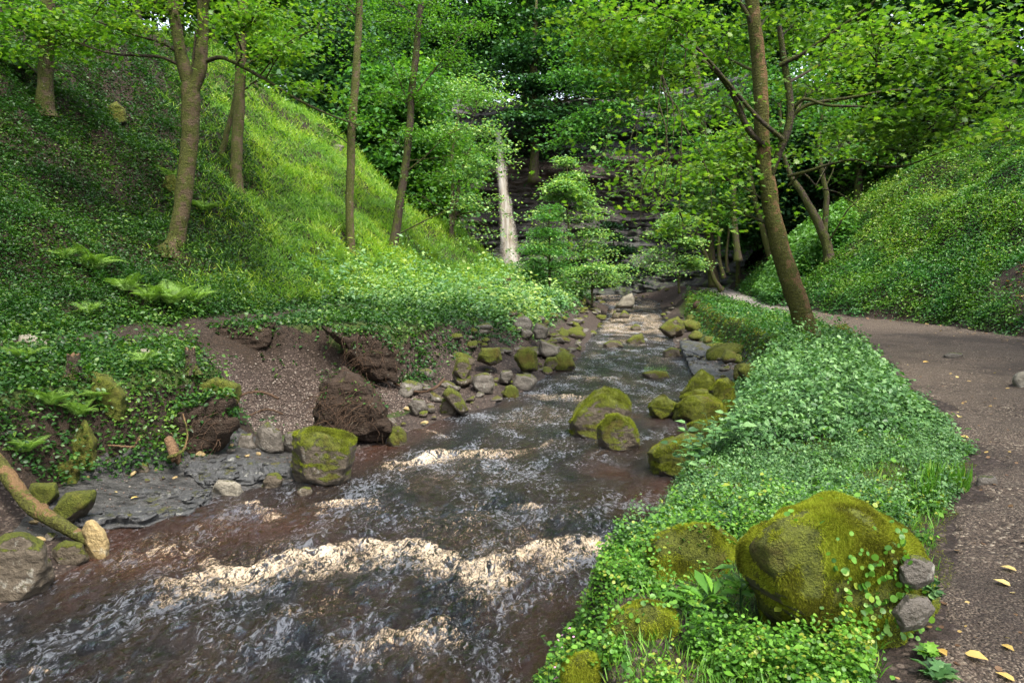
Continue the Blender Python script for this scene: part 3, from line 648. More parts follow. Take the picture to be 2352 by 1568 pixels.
B['w1'] = rock('boulder', 'small dark rock in the far white water', [(1446,752),(1460,742),(1474,748),(1474,757),(1450,758)], 0.02, M['rock_part'], 1.0, 3, .12)
# foreground right
fr, FX, FF = rock('boulder', 'large foreground boulder thickly coated in yellow moss beside the gravel path', [(1672,1250),(1700,1215),(1760,1180),(1830,1150),(1900,1130),(1975,1128),(2035,1165),(2095,1225),(2145,1290),(2140,1350),(2152,1400),(2120,1450),(2070,1475),(2000,1500),(1930,1490),(1850,1420),(1760,1380),(1710,1320)], .78, M['rock_full'], .75, 6, .10, sink=.15, seed=11)
g1, G1, GF1 = rock('boulder', 'yellow mossed boulder on the river bank left of the large foreground boulder', [(1478,1330),(1486,1262),(1512,1215),(1560,1188),(1640,1192),(1700,1235),(1700,1320),(1600,1352),(1520,1355)], .66, M['rock_full'], 1.0, 6, .09, sink=.3)
g2, G2, GF2 = rock('boulder', 'round yellow mossed boulder overhanging the near right bank', [(1366,1480),(1372,1430),(1410,1400),(1480,1372),(1560,1390),(1590,1450),(1550,1500),(1420,1512)], .62, M['rock_full'], 1.0, 6, .09, sink=.3)
g3, G3, GF3 = rock('boulder', 'small yellow mossed boulder at the bottom edge among the bank herbs', [(1280,1575),(1288,1525),(1320,1495),(1360,1492),(1385,1540),(1380,1600),(1300,1620)], .50, M['rock_full'], .8, 6, .09, sink=.3)
g4, G4, GF4 = rock('boulder', 'low flat mossy rock at the bank top near the nettles', [(1590,1150),(1640,1120),(1700,1105),(1760,1120),(1720,1150),(1640,1165)], .68, M['rock_moss'], .6, 5, .08, sink=.2)
def bare_patch():
    rock('stone', 'bare grey stone face showing at the right end of the big mossy boulder', [(2060,1300),(2095,1268),(2150,1290),(2148,1335),(2105,1355),(2068,1338)], .9, M['rock_bare'], .5, 5, .08, cat='stone', Yb=2.84)
    rock('stone', 'lower bare grey stone under the right end of the big mossy boulder', [(2045,1400),(2080,1360),(2130,1370),(2150,1400),(2120,1445),(2070,1455)], .78, M['rock_bare'], .5, 5, .08, cat='stone', Yb=2.76)
bare_patch()
# left corner
B['h1'] = rock('boulder', 'pale grey boulder with moss cap in the lower left corner', [(-60,1290),(-10,1225),(50,1210),(100,1235),(128,1300),(110,1340),(50,1370),(-50,1380)], 0, M['rock_part'], .8, 6, .1)
B['h2'] = rock('stone', 'smooth ochre stone leaning at the end of the fallen branch', [(186,1215),(196,1190),(215,1192),(240,1215),(252,1245),(250,1275),(225,1282),(196,1262)], 0, M['rock_ochre'], .8, 5, .07, cat='stone')
B['h3'] = rock('stone', 'dark wedge stone under the fallen branch', [(118,1262),(150,1238),(190,1245),(205,1275),(180,1298),(125,1295)], 0, M['rock_part'], .8, 5, .1, cat='stone')
B['h4'] = rock('stone', 'mossy shelf stone above the grey slab by the fallen branch', [(100,1180),(150,1128),(225,1120),(220,1150),(170,1185),(120,1200)], .1, M['rock_full'], .7, 5, .08, cat='stone')
B['h5'] = rock('stone', 'dark mossy stone in the shade left of the slab', [(45,1150),(70,1110),(130,1105),(140,1135),(100,1165)], .12, M['rock_full'], .8, 5, .1, cat='stone')
# slabs
def slab(name, label, outline, z0, h, mat=None, k=6):
    pts = []
    for u, v in outline:
        p = Wz(u, v, z0 + h); pts.append([p[0], p[1], z0 + h]); pts.append([p[0], p[1] , z0 - .1])
    pts = np.array(pts); X, Fc = rock_verts(pts, k, .0, 30, 0, 0)
    up = X[:, 2] > z0 + h * .5
    hq = .09 * fbm(X[:, 0] * 1.2, X[:, 1] * 1.8, 1, 5) + .03 * X[:, 1] + .012 * fbm(X[:, 0] * 7, X[:, 1] * 9, 2, 3); X[:, 2] += np.where(up, 1, 0) * (np.floor(hq / .026) * .026 + .003 * fbm(X[:, 0] * 12, X[:, 1] * 16, 2, 3) - .03 * X[:, 1].mean())
    X[:, 2] -= np.where(up, 1, 0) * .03 * sm(.06, .0, np.abs(fbm(X[:, 0] * 1.7, X[:, 1] * 1.7, 8, 3)))
    X[:, :2] *= 1 + .012 * fbm(X[:, 0] * 4, X[:, 1] * 4, X[:, 2] * 30, 3)[:, None]
    base = np.array([X[:, 0].mean(), X[:, 1].mean(), z0])
    me = mesh(name, X - base, Fc.ravel(), np.arange(len(Fc)) * 3, np.full(len(Fc), 3), True)
    return tag(link(name, me, mat or M['slab'], None, base), label, 'rock slab')
slab('rock_slab', 'broad grey rippled slab sloping into the water at the lower left', [(170,1195),(150,1180),(230,1120),(330,1095),(430,1098),(490,1125),(440,1160),(330,1188)], .0, .09, k=7)
slab('rock_slab', 'thin dark grey slab behind the broad slab and left of the square boulder', [(455,1095),(500,1065),(560,1045),(660,1040),(668,1075),(600,1090),(520,1098)], .04, .08)
slab('rock_slab', 'jagged dark ledge between the two grey slabs', [(420,1078),(450,1060),(540,1058),(550,1078),(470,1088)], .1, .09)
slab('rock_slab', 'wet grey bedrock sheet sloping from the right bank into the stream', [(1560,790),(1600,785),(1640,800),(1680,840),(1690,860),(1630,870),(1590,850),(1575,815)], .02, .12, k=7)
slab('rock_slab', 'narrow wet grey ledge beside the dark pool at the right bank', [(1640,985),(1690,960),(1730,985),(1710,1040),(1660,1060),(1640,1020)], .05, .1)
# named left bank stones
LR = [
 ('stone','pale flat stone at the water edge below the left slabs',[(478,1120),(500,1098),(540,1100),(568,1115),(560,1132),(515,1132)],.02,'rock_pale'),
 ('stone','grey rounded stone between the flat stone and the square boulder',[(598,1102),(615,1086),(640,1085),(652,1100),(640,1116),(608,1116)],.02,'rock_part'),
 ('stone','small dark stone in the water in front of the square boulder',[(675,1128),(695,1112),(718,1118),(720,1130),(695,1138)],0,'rock_part'),
 ('stone','upright pale brown stone behind the left slabs',[(432,1052),(445,1032),(465,1025),(478,1045),(455,1062),(440,1062)],.12,'rock_ochre'),
 ('stone','large grey stone leaning against the roots left of the square boulder',[(582,1020),(590,978),(620,966),(645,990),(655,1025),(620,1035)],.12,'rock_bare'),
 ('stone','grey stone next to the leaning stone on its left',[(540,1020),(552,995),(580,993),(590,1020),(570,1032),(545,1030)],.14,'rock_bare'),
 ('stone','grey stone wedged between the leaning stone and the square boulder',[(645,1020),(655,992),(690,985),(700,1010),(680,1030)],.12,'rock_bare'),
 ('stone','rounded stone in the dark hollow under the stumps',[(305,1075),(318,1058),(342,1062),(348,1080),(330,1092),(310,1088)],.12,'rock_part'),
 ('stone','half mossy stone at the waterline right of the root ball',[(1008,940),(1015,915),(1035,905),(1052,925),(1045,945),(1020,950)],.02,'rock_moss'),
 ('stone','slanted mossy stone propped above the waterline stone',[(1010,905),(1030,885),(1060,905),(1080,935),(1060,945)],.1,'rock_moss'),
 ('stone','greenish rock below the root ball at the water',[(888,1005),(895,985),(915,975),(935,990),(935,1015),(905,1020)],.02,'rock_moss'),
 ('stone','dark stone beside the pool under the root ball',[(935,930),(950,915),(975,920),(985,940),(950,946)],.1,'rock_bare'),
 ('stone','angled weathered stone on the left bench near the picture edge',[(32,800),(40,768),(75,768),(115,782),(112,802),(70,815)],1.25,'rock_pale'),
 ('stone','small grey stone peeping from the herbs right of the first stump',[(308,820),(315,802),(340,800),(350,812),(340,828)],1.2,'rock_pale'),
 ('stone','flat mossy stone under the fern between the stumps',[(318,850),(335,835),(355,838),(360,852),(335,862)],1.1,'rock_moss'),
 ('stone','grey angular block on top of the rocky left bank',[(1152,725),(1158,700),(1175,698),(1195,712),(1190,728)],1.0,'rock_bare'),
 ('stone','large grey block with mossy top on the left bank',[(1170,745),(1185,725),(1205,722),(1225,738),(1222,755),(1190,758)],.85,'rock_bare'),
 ('stone','tilted brown block beside the grey block',[(1222,762),(1232,738),(1250,742),(1262,755),(1255,775),(1230,775)],.7,'rock_bare'),
 ('stone','dark wedge block with bare brown face in the spill of stones',[(1235,805),(1238,775),(1262,790),(1288,795),(1285,810),(1255,815)],.3,'rock_bare'),
 ('stone','moss domed rock at the waterline, right end of the stone spill',[(1268,845),(1275,815),(1295,802),(1315,812),(1322,838),(1300,848)],.05,'rock_full'),
 ('stone','second moss domed rock just left of the right end dome',[(1245,838),(1255,820),(1278,818),(1290,835),(1270,845)],.08,'rock_moss'),
 ('stone','mossy block with a flat top in the middle of the stone spill',[(1178,820),(1190,800),(1215,795),(1235,808),(1235,840),(1200,845)],.3,'rock_full'),
 ('stone','long flat grey stone at the waterline of the stone spill',[(1172,880),(1185,860),(1225,858),(1238,870),(1225,888),(1190,890)],.05,'rock_bare'),
 ('stone','rounded mossy stone sitting in the shallows below the long flat stone',[(1150,905),(1158,888),(1175,882),(1192,892),(1190,908),(1165,912)],.0,'rock_full'),
 ('stone','mossy ledge stone above the shallows',[(1095,820),(1105,800),(1150,795),(1155,820),(1125,832)],.5,'rock_full'),
 ('stone','pale square stone among dark ones in the stone spill',[(1145,868),(1150,850),(1175,850),(1180,866),(1165,874)],.2,'rock_bare'),
 ('stone','mossy stone with bare base left in the stone spill',[(1040,855),(1050,820),(1075,815),(1085,850),(1065,875)],.3,'rock_moss'),
 ('stone','brown stone beside the mossy stone with bare base',[(1080,880),(1090,855),(1120,850),(1140,870),(1130,895),(1095,895)],.15,'rock_bare'),
 ('boulder','bright mossy ledge of turf jutting out at the right end of the left bank block',[(430,905),(445,872),(500,862),(552,885),(545,915),(480,925)],None,'rock_full'),
 ('boulder','mossy hump sloping down right of the tall stump',[(190,900),(210,850),(255,862),(295,905),(290,970),(240,950)],None,'rock_full'),
 ('boulder','mossy buttress hanging low on the left bank above the slab',[(150,1080),(158,1010),(198,955),(228,1010),(218,1075)],None,'rock_full'),
 ('boulder','mossy knob just above the fallen branch',[(115,1105),(128,1062),(165,1048),(188,1080),(178,1112)],None,'rock_full'),
 ('stone','mossy hump under the herbs near the far left bank',[(1085,675),(1095,658),(1118,658),(1125,675)],1.6,'rock_full'),
 ('boulder','dark mossy boulder high on the left hillside',[(245,270),(250,240),(268,232),(290,250),(292,275),(270,285)],None,'rock_full'),
 ('stone','small brown rock on the sunlit hillside slope',[(757,345),(770,330),(790,335),(788,348)],None,'rock_bare'),
 ('boulder','mossy overhung rock on the hillside behind the forked tree',[(372,430),(380,400),(398,395),(412,415),(414,440),(400,452)],None,'rock_full'),
 ('stone','mossy knob of rock standing below the path edge on the right',[(1690,855),(1700,835),(1735,832),(1745,850),(1720,868)],.45,'rock_full'),
 ('boulder','mossy humped boulder right of the mossy knob',[(1755,850),(1765,815),(1785,808),(1795,830),(1790,862),(1765,868)],.6,'rock_full'),
 ('boulder','dark mossy rock behind the leaning trunk at the path edge',[(1895,770),(1905,745),(1945,742),(1965,765),(1935,785)],.8,'rock_moss'),
 ('stone','pale flat paving stone at the right edge of the path',[(2318,868),(2345,850),(2400,850),(2400,890),(2335,888)],.93,'rock_pale'),
 ('stone','low grey stone set in the path',[(2165,815),(2185,808),(2215,812),(2210,820),(2175,822)],.93,'rock_bare'),
 ('stone','brown lump of rock at the edge of the herbs by the path',[(2235,1105),(2250,1090),(2285,1092),(2300,1105),(2270,1115)],.9,'rock_bare'),
]
for nm, lb, ol, z0, mk in LR:
    yb = None
    if z0 is None:
        p = hit(np.mean([a for a, b in ol]), max(b for a, b in ol)); z0 = p[2]; yb = p[1]
    rock(nm, lb, ol, z0, M[mk], .85, 4 if nm == 'stone' else 5, .13, cat=nm, sink=.1, Yb=yb)
# loose cobbles along the left shore, the river edge and the far head of the stream
def generic_rock(seed):
    r = np.random.default_rng(seed); P = r.normal(size=(14, 3)); P /= np.linalg.norm(P, axis=1)[:, None]; P *= np.array([1, .8, .6]) * (.8 + .3 * r.random((14, 1)))
    X, Fc = rock_verts(P, 3, .07, seed=seed, chips=8, lo=.7)
    return mesh('cobble', X, Fc.ravel(), np.arange(len(Fc)) * 3, np.full(len(Fc), 3), True)
RV = [generic_rock(s) for s in range(8)]
for m_ in RV: m_.materials.append(M['rock_bare'])
def cobbles(n, region, smin, smax, mats, label, group, name='cobble', zmax=9):
    c = 0; tries = 0
    while c < n and tries < n * 40:
        tries += 1
        x, y = region(); z = float(H(x, y))
        if float(wdist(x, y)) < -.05: z = float(wz(y)) - .03
        s = smin * (smax / smin) ** (random.random() ** 1.6)
        o = bpy.data.objects.new(name, RV[random.randrange(8)]); COL.objects.link(o)
        o.location = (x, y, z + s * .25); o.scale = (s, s * random.uniform(.7, 1), s * random.uniform(.7, 1))
        o.rotation_euler = (random.uniform(-.3, .3), random.uniform(-.3, .3), random.uniform(0, 6.3))
        o.material_slots[0].link = 'OBJECT'; o.material_slots[0].material = M[random.choice(mats)]
        tag(o, label, 'stone', group); c += 1
def lshore(y0, y1, d0, d1):
    def f():
        y = random.uniform(y0, y1); return float(np.interp(y, LW[0], LW[1])) - random.uniform(d0, d1), y
    return f
def rshore(y0, y1, d0, d1):
    def f():
        y = random.uniform(y0, y1); return float(np.interp(y, RW[0], RW[1])) + random.uniform(d0, d1), y
    return f
cobbles(95, lshore(12.3, 22, -.05, 1.9), .12, .40, ['rock_bare', 'rock_bare', 'rock_moss', 'rock_part'], 'loose stone in the spill of rocks along the left bank upstream of the root ball', 'loose stones of the left bank spill')
cobbles(42, lshore(20, 36, -.1, 1.5), .16, .5, ['rock_bare', 'rock_moss', 'rock_moss'], 'mossy or bare stone along the far left water edge', 'stones along the far left water edge')
cobbles(35, lshore(9.2, 12.5, -.05, 1.1), .05, .18, ['rock_bare', 'rock_bare', 'rock_part', 'rock_ochre'], 'small loose stone on the shore beside the root ball', 'stones around the root ball')
cobbles(30, lshore(6.8, 8.9, .9, 1.9), .03, .09, ['rock_bare', 'rock_ochre', 'rock_part'], 'reddish or grey pebble on the shore behind the left slabs', 'pebbles behind the left slabs')
cobbles(12, lshore(5.2, 6.4, .1, .8), .04, .10, ['rock_bare', 'rock_ochre'], 'pebble on the dark shore by the fallen branch', 'pebbles by the fallen branch')
cobbles(24, rshore(13.5, 20, -.1, .8), .06, .22, ['rock_bare', 'rock_moss', 'slab'], 'small stone on the wet bedrock of the right shore', 'stones on the right bedrock shore')
cobbles(30, rshore(20, 42, -.1, 1.0), .10, .4, ['rock_bare', 'rock_moss', 'rock_part'], 'stone at the foot of the far right bank', 'stones at the foot of the far right bank')
cobbles(10, rshore(8.2, 11, .2, 1.0), .05, .14, ['rock_bare', 'rock_part'], 'stone in the gap between the right boulders and the bank', 'stones behind the right boulders')
cobbles(40, lambda: (random.uniform(1, 13), random.uniform(41, 54)), .15, .6, ['rock_bare', 'rock_bare', 'rock_part', 'rock_moss'], 'rubble stone at the foot of the cliff', 'rubble at the foot of the cliff')
cobbles(14, lambda: (random.uniform(-5.5, -3), random.uniform(10, 12.4)), .02, .05, ['rock_pale', 'rock_bare'], 'pale pebble on the bare gravel slip', 'pebbles on the gravel slip')

cobbles(16, rshore(16, 31, .75, 1.15), .30, .60, ['rock_full', 'rock_moss'], 'mossy stone of the low edge holding up the far right bank', 'mossy stones edging the far right bank', 'boulder')
# ------------------------------------------------------------ moss tufts on the near boulders (real blades)
def mossfur(X, Fc, parent, n, size, minz, bare=None, mk='moss'):
    tri = X[Fc]; e1 = tri[:, 1] - tri[:, 0]; e2 = tri[:, 2] - tri[:, 0]; cn = np.cross(e1, e2); ar = np.linalg.norm(cn, axis=1); nr = cn / ar[:, None]
    keep = np.where(nr[:, 2] > minz, 1.0, 0.0)
    cen = tri.mean(1); nz_ = fbm(cen[:, 0] * 5, cen[:, 1] * 5, cen[:, 2] * 5, 3); keep *= np.clip(.6 + nz_ * 1.9, .0, 1)
    if bare is not None: keep *= bare(cen, nr)
    p = ar * keep; p /= p.sum(); k = rng.choice(len(Fc), n, p=p)
    a, b = rng.random(n), rng.random(n); f = a + b > 1; a[f] = 1 - a[f]; b[f] = 1 - b[f]
    P = tri[k, 0] + a[:, None] * e1[k] + b[:, None] * e2[k]
    d = nr[k] + .8 * rng.normal(size=(n, 3)); d[:, 2] -= .25 * (1 - np.abs(nr[k, 2])) * 2
    base = np.array(parent.location)
    rn = np.clip(.42 + .55 * fbm(P[:, 0] * 4, P[:, 1] * 4, P[:, 2] * 4, 3) + .17 * rng.normal(size=n), 0, 1)
    me = leafmesh('moss', P - base, d, rng.normal(size=(n, 3)), size * (.5 + rng.random(n)), T_TUFT, rn)
    link('moss', me, M[mk], parent)
bf = lambda c, nr: np.where((c[:, 0] > 1.66 + .1 * pn(c[:, 2] * 6, 0, 0)) & (nr[:, 2] < .5), .12, 1.0)
mossfur(FX, FF, fr, 300000, .012, -.55, bf, 'mossb')
for o_, X_, F_, n_ in ((g1, G1, GF1, 110000), (g2, G2, GF2, 80000), (g3, G3, GF3, 40000)): mossfur(X_, F_, o_, n_, .011, -.5, None, 'mossb')
mossfur(G4, GF4, g4, 12000, .016, .2)
for k_, n_ in (('sq', 30000), ('d4', 30000), ('peak', 26000), ('small', 14000), ('d3', 18000), ('d5', 16000), ('d1', 12000), ('d2', 12000), ('d3b', 8000), ('d3c', 8000)):
    o_, X_, F_ = B[k_]; mossfur(X_, F_, o_, n_, .020, .28 if k_ in ('sq', 'peak', 'small') else -.05)

# ------------------------------------------------------------ scattered plants ("stuff")
XL = lambda y, g: np.interp(y, g[0], g[1])
FOOT = [(q_[:, 0].mean(), q_[:, 1].mean() - e_, .5 * np.ptp(q_[:, 0]) * 1.05, .5 * np.ptp(q_[:, 1]) + e_) for q_, e_ in ((FX, .0), (G1, .10), (G2, .07), (G3, .06))]
def onrock(x, y, k=.95):
    m = np.zeros(np.shape(x), bool)
    for a, b, c, d in FOOT: m |= ((x - a) / c) ** 2 + ((y - b) / d) ** 2 < k
    return m
def scatter(n, y0, y1, s0=-1.05, s1=1.05):
    y = np.exp(rng.random(n) * math.log(y1 / y0)) * y0
    x = (s0 + (s1 - s0) * rng.random(n)) * (y + .6); return x, y
def clip_view(x, y, z, mu=260, mv=260):
    u, v = proj(x, y, z); return (u > -mu) & (u < 2352 + mu) & (v > -mv) & (v < 1568 + mv)
def cover(name, label, cat, x, y, hfun, size, tpl, mat, tilt=.5, droop=.2, rbias=None, up=0, pw=.6, per=0, prad=.1, hj=.8):
    pl = None
    if per:
        nc = int(len(x) * .25); xc, yc = x[nc:], y[nc:]; k = len(xc) // per; xc, yc = np.repeat(xc[:k], per), np.repeat(yc[:k], per)
        pr = prad * (yc / 8) ** pw * np.repeat(.6 + .8 * rng.random(k), per); rr_ = rng.random(len(xc)) ** .6; aa = rng.random(len(xc)) * 6.283
        hp = np.repeat(.35 + hj * rng.random(k) ** 1.6 * 1.6, per); rk = np.repeat(.28 * rng.normal(size=k), per)
        ox, oy = rr_ * np.cos(aa), rr_ * np.sin(aa)
        x = np.concatenate([x[:nc], xc + pr * ox]); y = np.concatenate([y[:nc], yc + pr * oy]); z0_ = np.zeros(nc)
        hp = np.concatenate([z0_ + .35, hp]); out_ = np.stack([np.concatenate([z0_, ox]), np.concatenate([z0_, oy])], 1); rk = np.concatenate([z0_ - .12, rk]); fall = np.concatenate([z0_, .45 * rr_ ** 2])
        pl = (hp, out_, rk, fall)
    z = H(x, y); m = clip_view(x, y, z); x, y, z = x[m], y[m], z[m]
    if pl: pl = tuple(q_[m] for q_ in pl)
    h = np.maximum(hfun(x, y), 0); n = len(x); t = rng.random(n) ** .7
    if pl: h = (h + .06) * pl[0]; t = np.clip(t - pl[3], 0, 1)
    z = z + h * t; sz = size * (y / 8) ** pw * (.6 + .8 * rng.random(n))
    d, nr = leafdirs(n, tilt, droop); d[:, 2] += up
    if pl: d[:, :2] += 1.1 * pl[1]; nr[:, :2] += .7 * pl[1]
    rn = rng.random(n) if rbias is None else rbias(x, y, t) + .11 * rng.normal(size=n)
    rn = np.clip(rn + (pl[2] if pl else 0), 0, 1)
    me = leafmesh(name, np.stack([x, y, z], 1), d, nr, sz, tpl, rn)
    o = link(name, me, M[mat]); tag(o, label, cat, None, 'stuff'); return o
def topping(o, X, Fc, n, size, mat, tpl=T_LEAF, minz=.35, name='herbs'):
    tri = X[Fc]; cn = np.cross(tri[:, 1] - tri[:, 0], tri[:, 2] - tri[:, 0]); ar = np.linalg.norm(cn, axis=1); p = ar * (cn[:, 2] / ar > minz) * (tri[:, :, 2].mean(1) > np.percentile(X[:, 2], 55)); p /= p.sum()
    k = rng.choice(len(Fc), n, p=p); w_ = rng.dirichlet([1, 1, 1], n); P = (tri[k] * w_[:, :, None]).sum(1); P[:, 2] += .12 * rng.random(n) * (1 + pn(P[:, 0] * 4, P[:, 1] * 4, 1)); d, nr = leafdirs(n, .6, .3)
    tag(link(name, leafmesh(name, P - np.array(o.location), d, nr, size * (.6 + .8 * rng.random(n)), tpl), M[mat], o), kind='stuff')
def clump(x, y, a=.3, f=1.2, o=0): return a * (.45 + .9 * fbm(x * f, y * f, 3.3 + o, 4))
def trnd(x, y, t): return .10 + .55 * t + .32 * fbm(x * .6, y * .6, 14, 4)  # low leaves darker: shade inside the clumps put into the colour
# left hillside
x, y = scatter(900000, 7.5, 40, -1.0, .1)
d = XL(y, LB) - x; z_ = fbm(x * .35, y * .35, 77, 3)
lit = sm(20, 30, y + 1.2 * (x - XL(y, LB) + 6)) ; m = (d > -.05 + .3 * z_) & (d < 26) & (y < 40)  # mask for where leaf colour changes from shaded to sunlit
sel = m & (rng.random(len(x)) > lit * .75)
cover('undergrowth', 'low leafy undergrowth coloured a shaded green on the left hillside', 'undergrowth', x[sel], y[sel], lambda a, b: clump(a, b, .42, .9) + clump(a, b, .26, 3), .044, T_QUAD, 'hill', .5, .2, trnd, per=18, prad=.16)
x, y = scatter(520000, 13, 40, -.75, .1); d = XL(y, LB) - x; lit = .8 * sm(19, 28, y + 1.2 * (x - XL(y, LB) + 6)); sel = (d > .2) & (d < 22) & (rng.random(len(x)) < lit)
cover('hillside_grass', 'grass coloured a sunlit yellow green on the upper left hillside', 'grass', x[sel], y[sel], lambda a, b: .15 + clump(a, b, .25, 1.1), .105, T_BLADE, 'grassy', .9, -.2, lambda a, b, t: trnd(a, b, t) + .12, up=.9, per=10, prad=.10)
# left bank: bench edge, block with stumps, far bank
x, y = scatter(420000, 5.0, 42, -1.0, .25)
dlb = XL(y, LB) - x; dw = XL(y, LW) - x; jx_, jy_ = edgejit(x, y, .25)
bare = inpoly(jx_, jy_, HOLLOW) | (np.abs(dlb + .7) < .4 + .2 * pn(x, y, 1)) & (y > 9) & (y < 18)
foot = dw > np.interp(y, [5, 7, 8.6, 9.6, 12.5, 14, 20, 40], [1.0, 1.45, 1.35, 1.8, 1.6, 1.6, 1.35, 1.1]) + .25 * fbm(x, y, 5, 3)
sel = foot & (dlb < .2) & ~bare & (y < 42)
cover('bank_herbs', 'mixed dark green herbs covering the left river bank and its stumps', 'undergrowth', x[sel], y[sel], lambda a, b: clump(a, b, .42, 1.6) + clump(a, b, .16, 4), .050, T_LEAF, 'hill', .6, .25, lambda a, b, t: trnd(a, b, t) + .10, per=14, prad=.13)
x, y = scatter(90000, 18, 44, -.4, .3); dw = XL(y, LW) - x; sel = (dw > 1.35 + .4 * fbm(x, y, 15, 3)) & (x > XL(y, LB) - 2) & (y < 44)
cover('bank_grass', 'pale green rank herbs along the far left bank', 'undergrowth', x[sel], y[sel], lambda a, b: .2 + clump(a, b, .8, .8), .075, T_QUAD, 'pale', .7, .1, trnd, per=14, prad=.14)
# right hillside
x, y = scatter(950000, 12, 46, .1, 1.05); d = x - XL(y, RB); jx_, jy_ = edgejit(x, y, .9)
scar = inpoly(jx_, jy_, SCAR) & (rng.random(len(x)) < .93)
sel = (d > -.28 + .2 * fbm(x, y, 5, 3)) & (d < 24) & ~scar
cover('undergrowth', 'dense green ground cover on the steep right hillside above the path', 'undergrowth', x[sel], y[sel], lambda a, b: clump(a, b, .60, .7) + clump(a, b, .34, 2.2), .044, T_QUAD, 'right', .5, .25, lambda a, b, t: trnd(a, b, t) - .1 + .5 * np.exp(-((a - np.interp(b, RB[0], RB[1]) - 4.5) / 3) ** 2) * sm(17, 24, b), per=20, prad=.18)  # lighter leaf colour partway up the slope paints in a sunlit patch
# bright bush mass at the bend of the path
x = rng.uniform(9.5, 14.5, 60000); y = rng.uniform(29, 37, 60000); d = x - XL(y, RB); sel = (d > -.3) & (d < 3)
cover('hedge_growth', 'bright green leafy mound where the path bends out of sight', 'undergrowth', x[sel], y[sel], lambda a, b: .5 + 1.3 * sm(0, 1.4, a - XL(b, RB) + .3) * (.8 + .4 * fbm(a, b, 3, 3)), .06, T_WIDE, 'ash', .6, .3, lambda a, b, t: .3 + .7 * t)
# right bank: wall and verge beyond y=12
x, y = scatter(75000, 11.5, 42, .25, .6); sel = (x > XL(y, RF) - .15) & (x < XL(y, PL) + .12 * fbm(x * 2, y * 2, 1, 2))
cover('bank_growth', 'grass moss and trailing plants over the right river bank below the path', 'undergrowth', x[sel], y[sel], lambda a, b: clump(a, b, .30, 1.3) + clump(a, b, .2, 3.5), .045, T_QUAD, 'right', .9, .2, lambda a, b, t: .15 + .4 * t + .4 * fbm(a * .8, b * .8, 3, 3), per=12, prad=.10)
x, y = scatter(110000, 11.5, 42, .25, .6); sel = (x > XL(y, RF) - .1) & (x < XL(y, RT) + .3)
cover('bank_moss', 'yellow moss and dead grass hanging on the right bank face', 'moss', x[sel], y[sel], lambda a, b: .06 + 0 * a, .07, T_BLADE, 'moss', .9, .9)
# near right: nettles, herbs
def nearR(n, y0, y1, a, b):
    y = np.exp(rng.random(n) * math.log(y1 / y0)) * y0; x0 = XL(y, RW) + a; x1 = XL(y, PL) + b
    x = x0 + (x1 - x0) * rng.random(n); return x, y
path_in = lambda x, y: x - (XL(y, PL) - .05 + .22 * fbm(x * 1.5, y * 1.5, 12, 3))
x, y = nearR(95000, 6.3, 14.5, .35, .15); nb = sm(5.9, 7.2, y + .5 * pn(x, y, 2)); sel = (path_in(x, y) < 0) & (rng.random(len(x)) < nb)
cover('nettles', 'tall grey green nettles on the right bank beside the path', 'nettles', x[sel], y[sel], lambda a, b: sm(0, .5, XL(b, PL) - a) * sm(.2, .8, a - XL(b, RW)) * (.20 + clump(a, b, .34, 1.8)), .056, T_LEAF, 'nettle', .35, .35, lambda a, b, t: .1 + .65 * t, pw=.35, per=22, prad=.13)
x, y = nearR(150000, 4.2, 8.0, .1, .2); sel = ~onrock(x, y) & (path_in(x, y) < 0) & (fbm(x * 1.6, y * 1.6, 71, 3) > -.22) & (rng.random(len(x)) < sm(8.2, 6.8, y))
cover('ground_herbs', 'fresh green small leaved herbs carpeting the bank above the big mossy boulder', 'undergrowth', x[sel], y[sel], lambda a, b: .03 + clump(a, b, .13, 2.5), .027, T_LEAF, 'nettle', .45, .2, lambda a, b, t: .2 + .5 * t + .35 * fbm(a * 2, b * 2, 3, 2), pw=.4, per=16, prad=.06)
x, y = nearR(180000, 2.2, 4.9, .02, .1); sel = ~onrock(x, y) & (path_in(x, y) < -.05) & (fbm(x * 1.6, y * 1.6, 71, 3) > -.25)
cover('ground_herbs', 'bright green round leaved herbs around the foot of the big mossy boulder', 'undergrowth', x[sel], y[sel], lambda a, b: .02 + clump(a, b, .12, 3.5), .0215, T_ROUND, 'herb', .5, .1, lambda a, b, t: .15 + .6 * t + .3 * fbm(a * 2.5, b * 2.5, 3, 3), pw=.3, per=16, prad=.055)
x, y = nearR(14000, 2.2, 6.5, -.02, .1); sel = (path_in(x, y) < 0)
cover('herb_blades', 'thin grass blades among the near bank herbs', 'grass', x[sel], y[sel], lambda a, b: .02 + 0 * a, .075, T_BLADE, 'herb', .4, -1.6, None, pw=.2)
x, y = nearR(150000, 2.2, 8.0, .02, .15); sel = ~onrock(x, y, .8) & (path_in(x, y) < .08) & (fbm(x * 1.6, y * 1.6, 71, 3) < -.08)
cover('ground_moss', 'yellow moss patches showing between the herbs of the near bank', 'moss', x[sel], y[sel], lambda a, b: .02 + 0 * a, .014, T_TUFT, 'moss', 1.0, -1, None, pw=.5)
x, y = nearR(1500, 2.2, 6.5, .05, .0); sel = ~onrock(x, y)
cover('broad_leaves', 'larger oval leaves scattered through the near bank herbs', 'undergrowth', x[sel], y[sel], lambda a, b: .10 + clump(a, b, .1, 3.5), .055, T_LEAF, 'herb', .4, .1, None, pw=.3, per=6, prad=.03)
for o_, X_, F_, n_ in ((g1, G1, GF1, 380), (g2, G2, GF2, 260), (g3, G3, GF3, 90), (fr, FX, FF, 60)): topping(o_, X_, F_, n_, .022, 'herb', T_ROUND, .1)
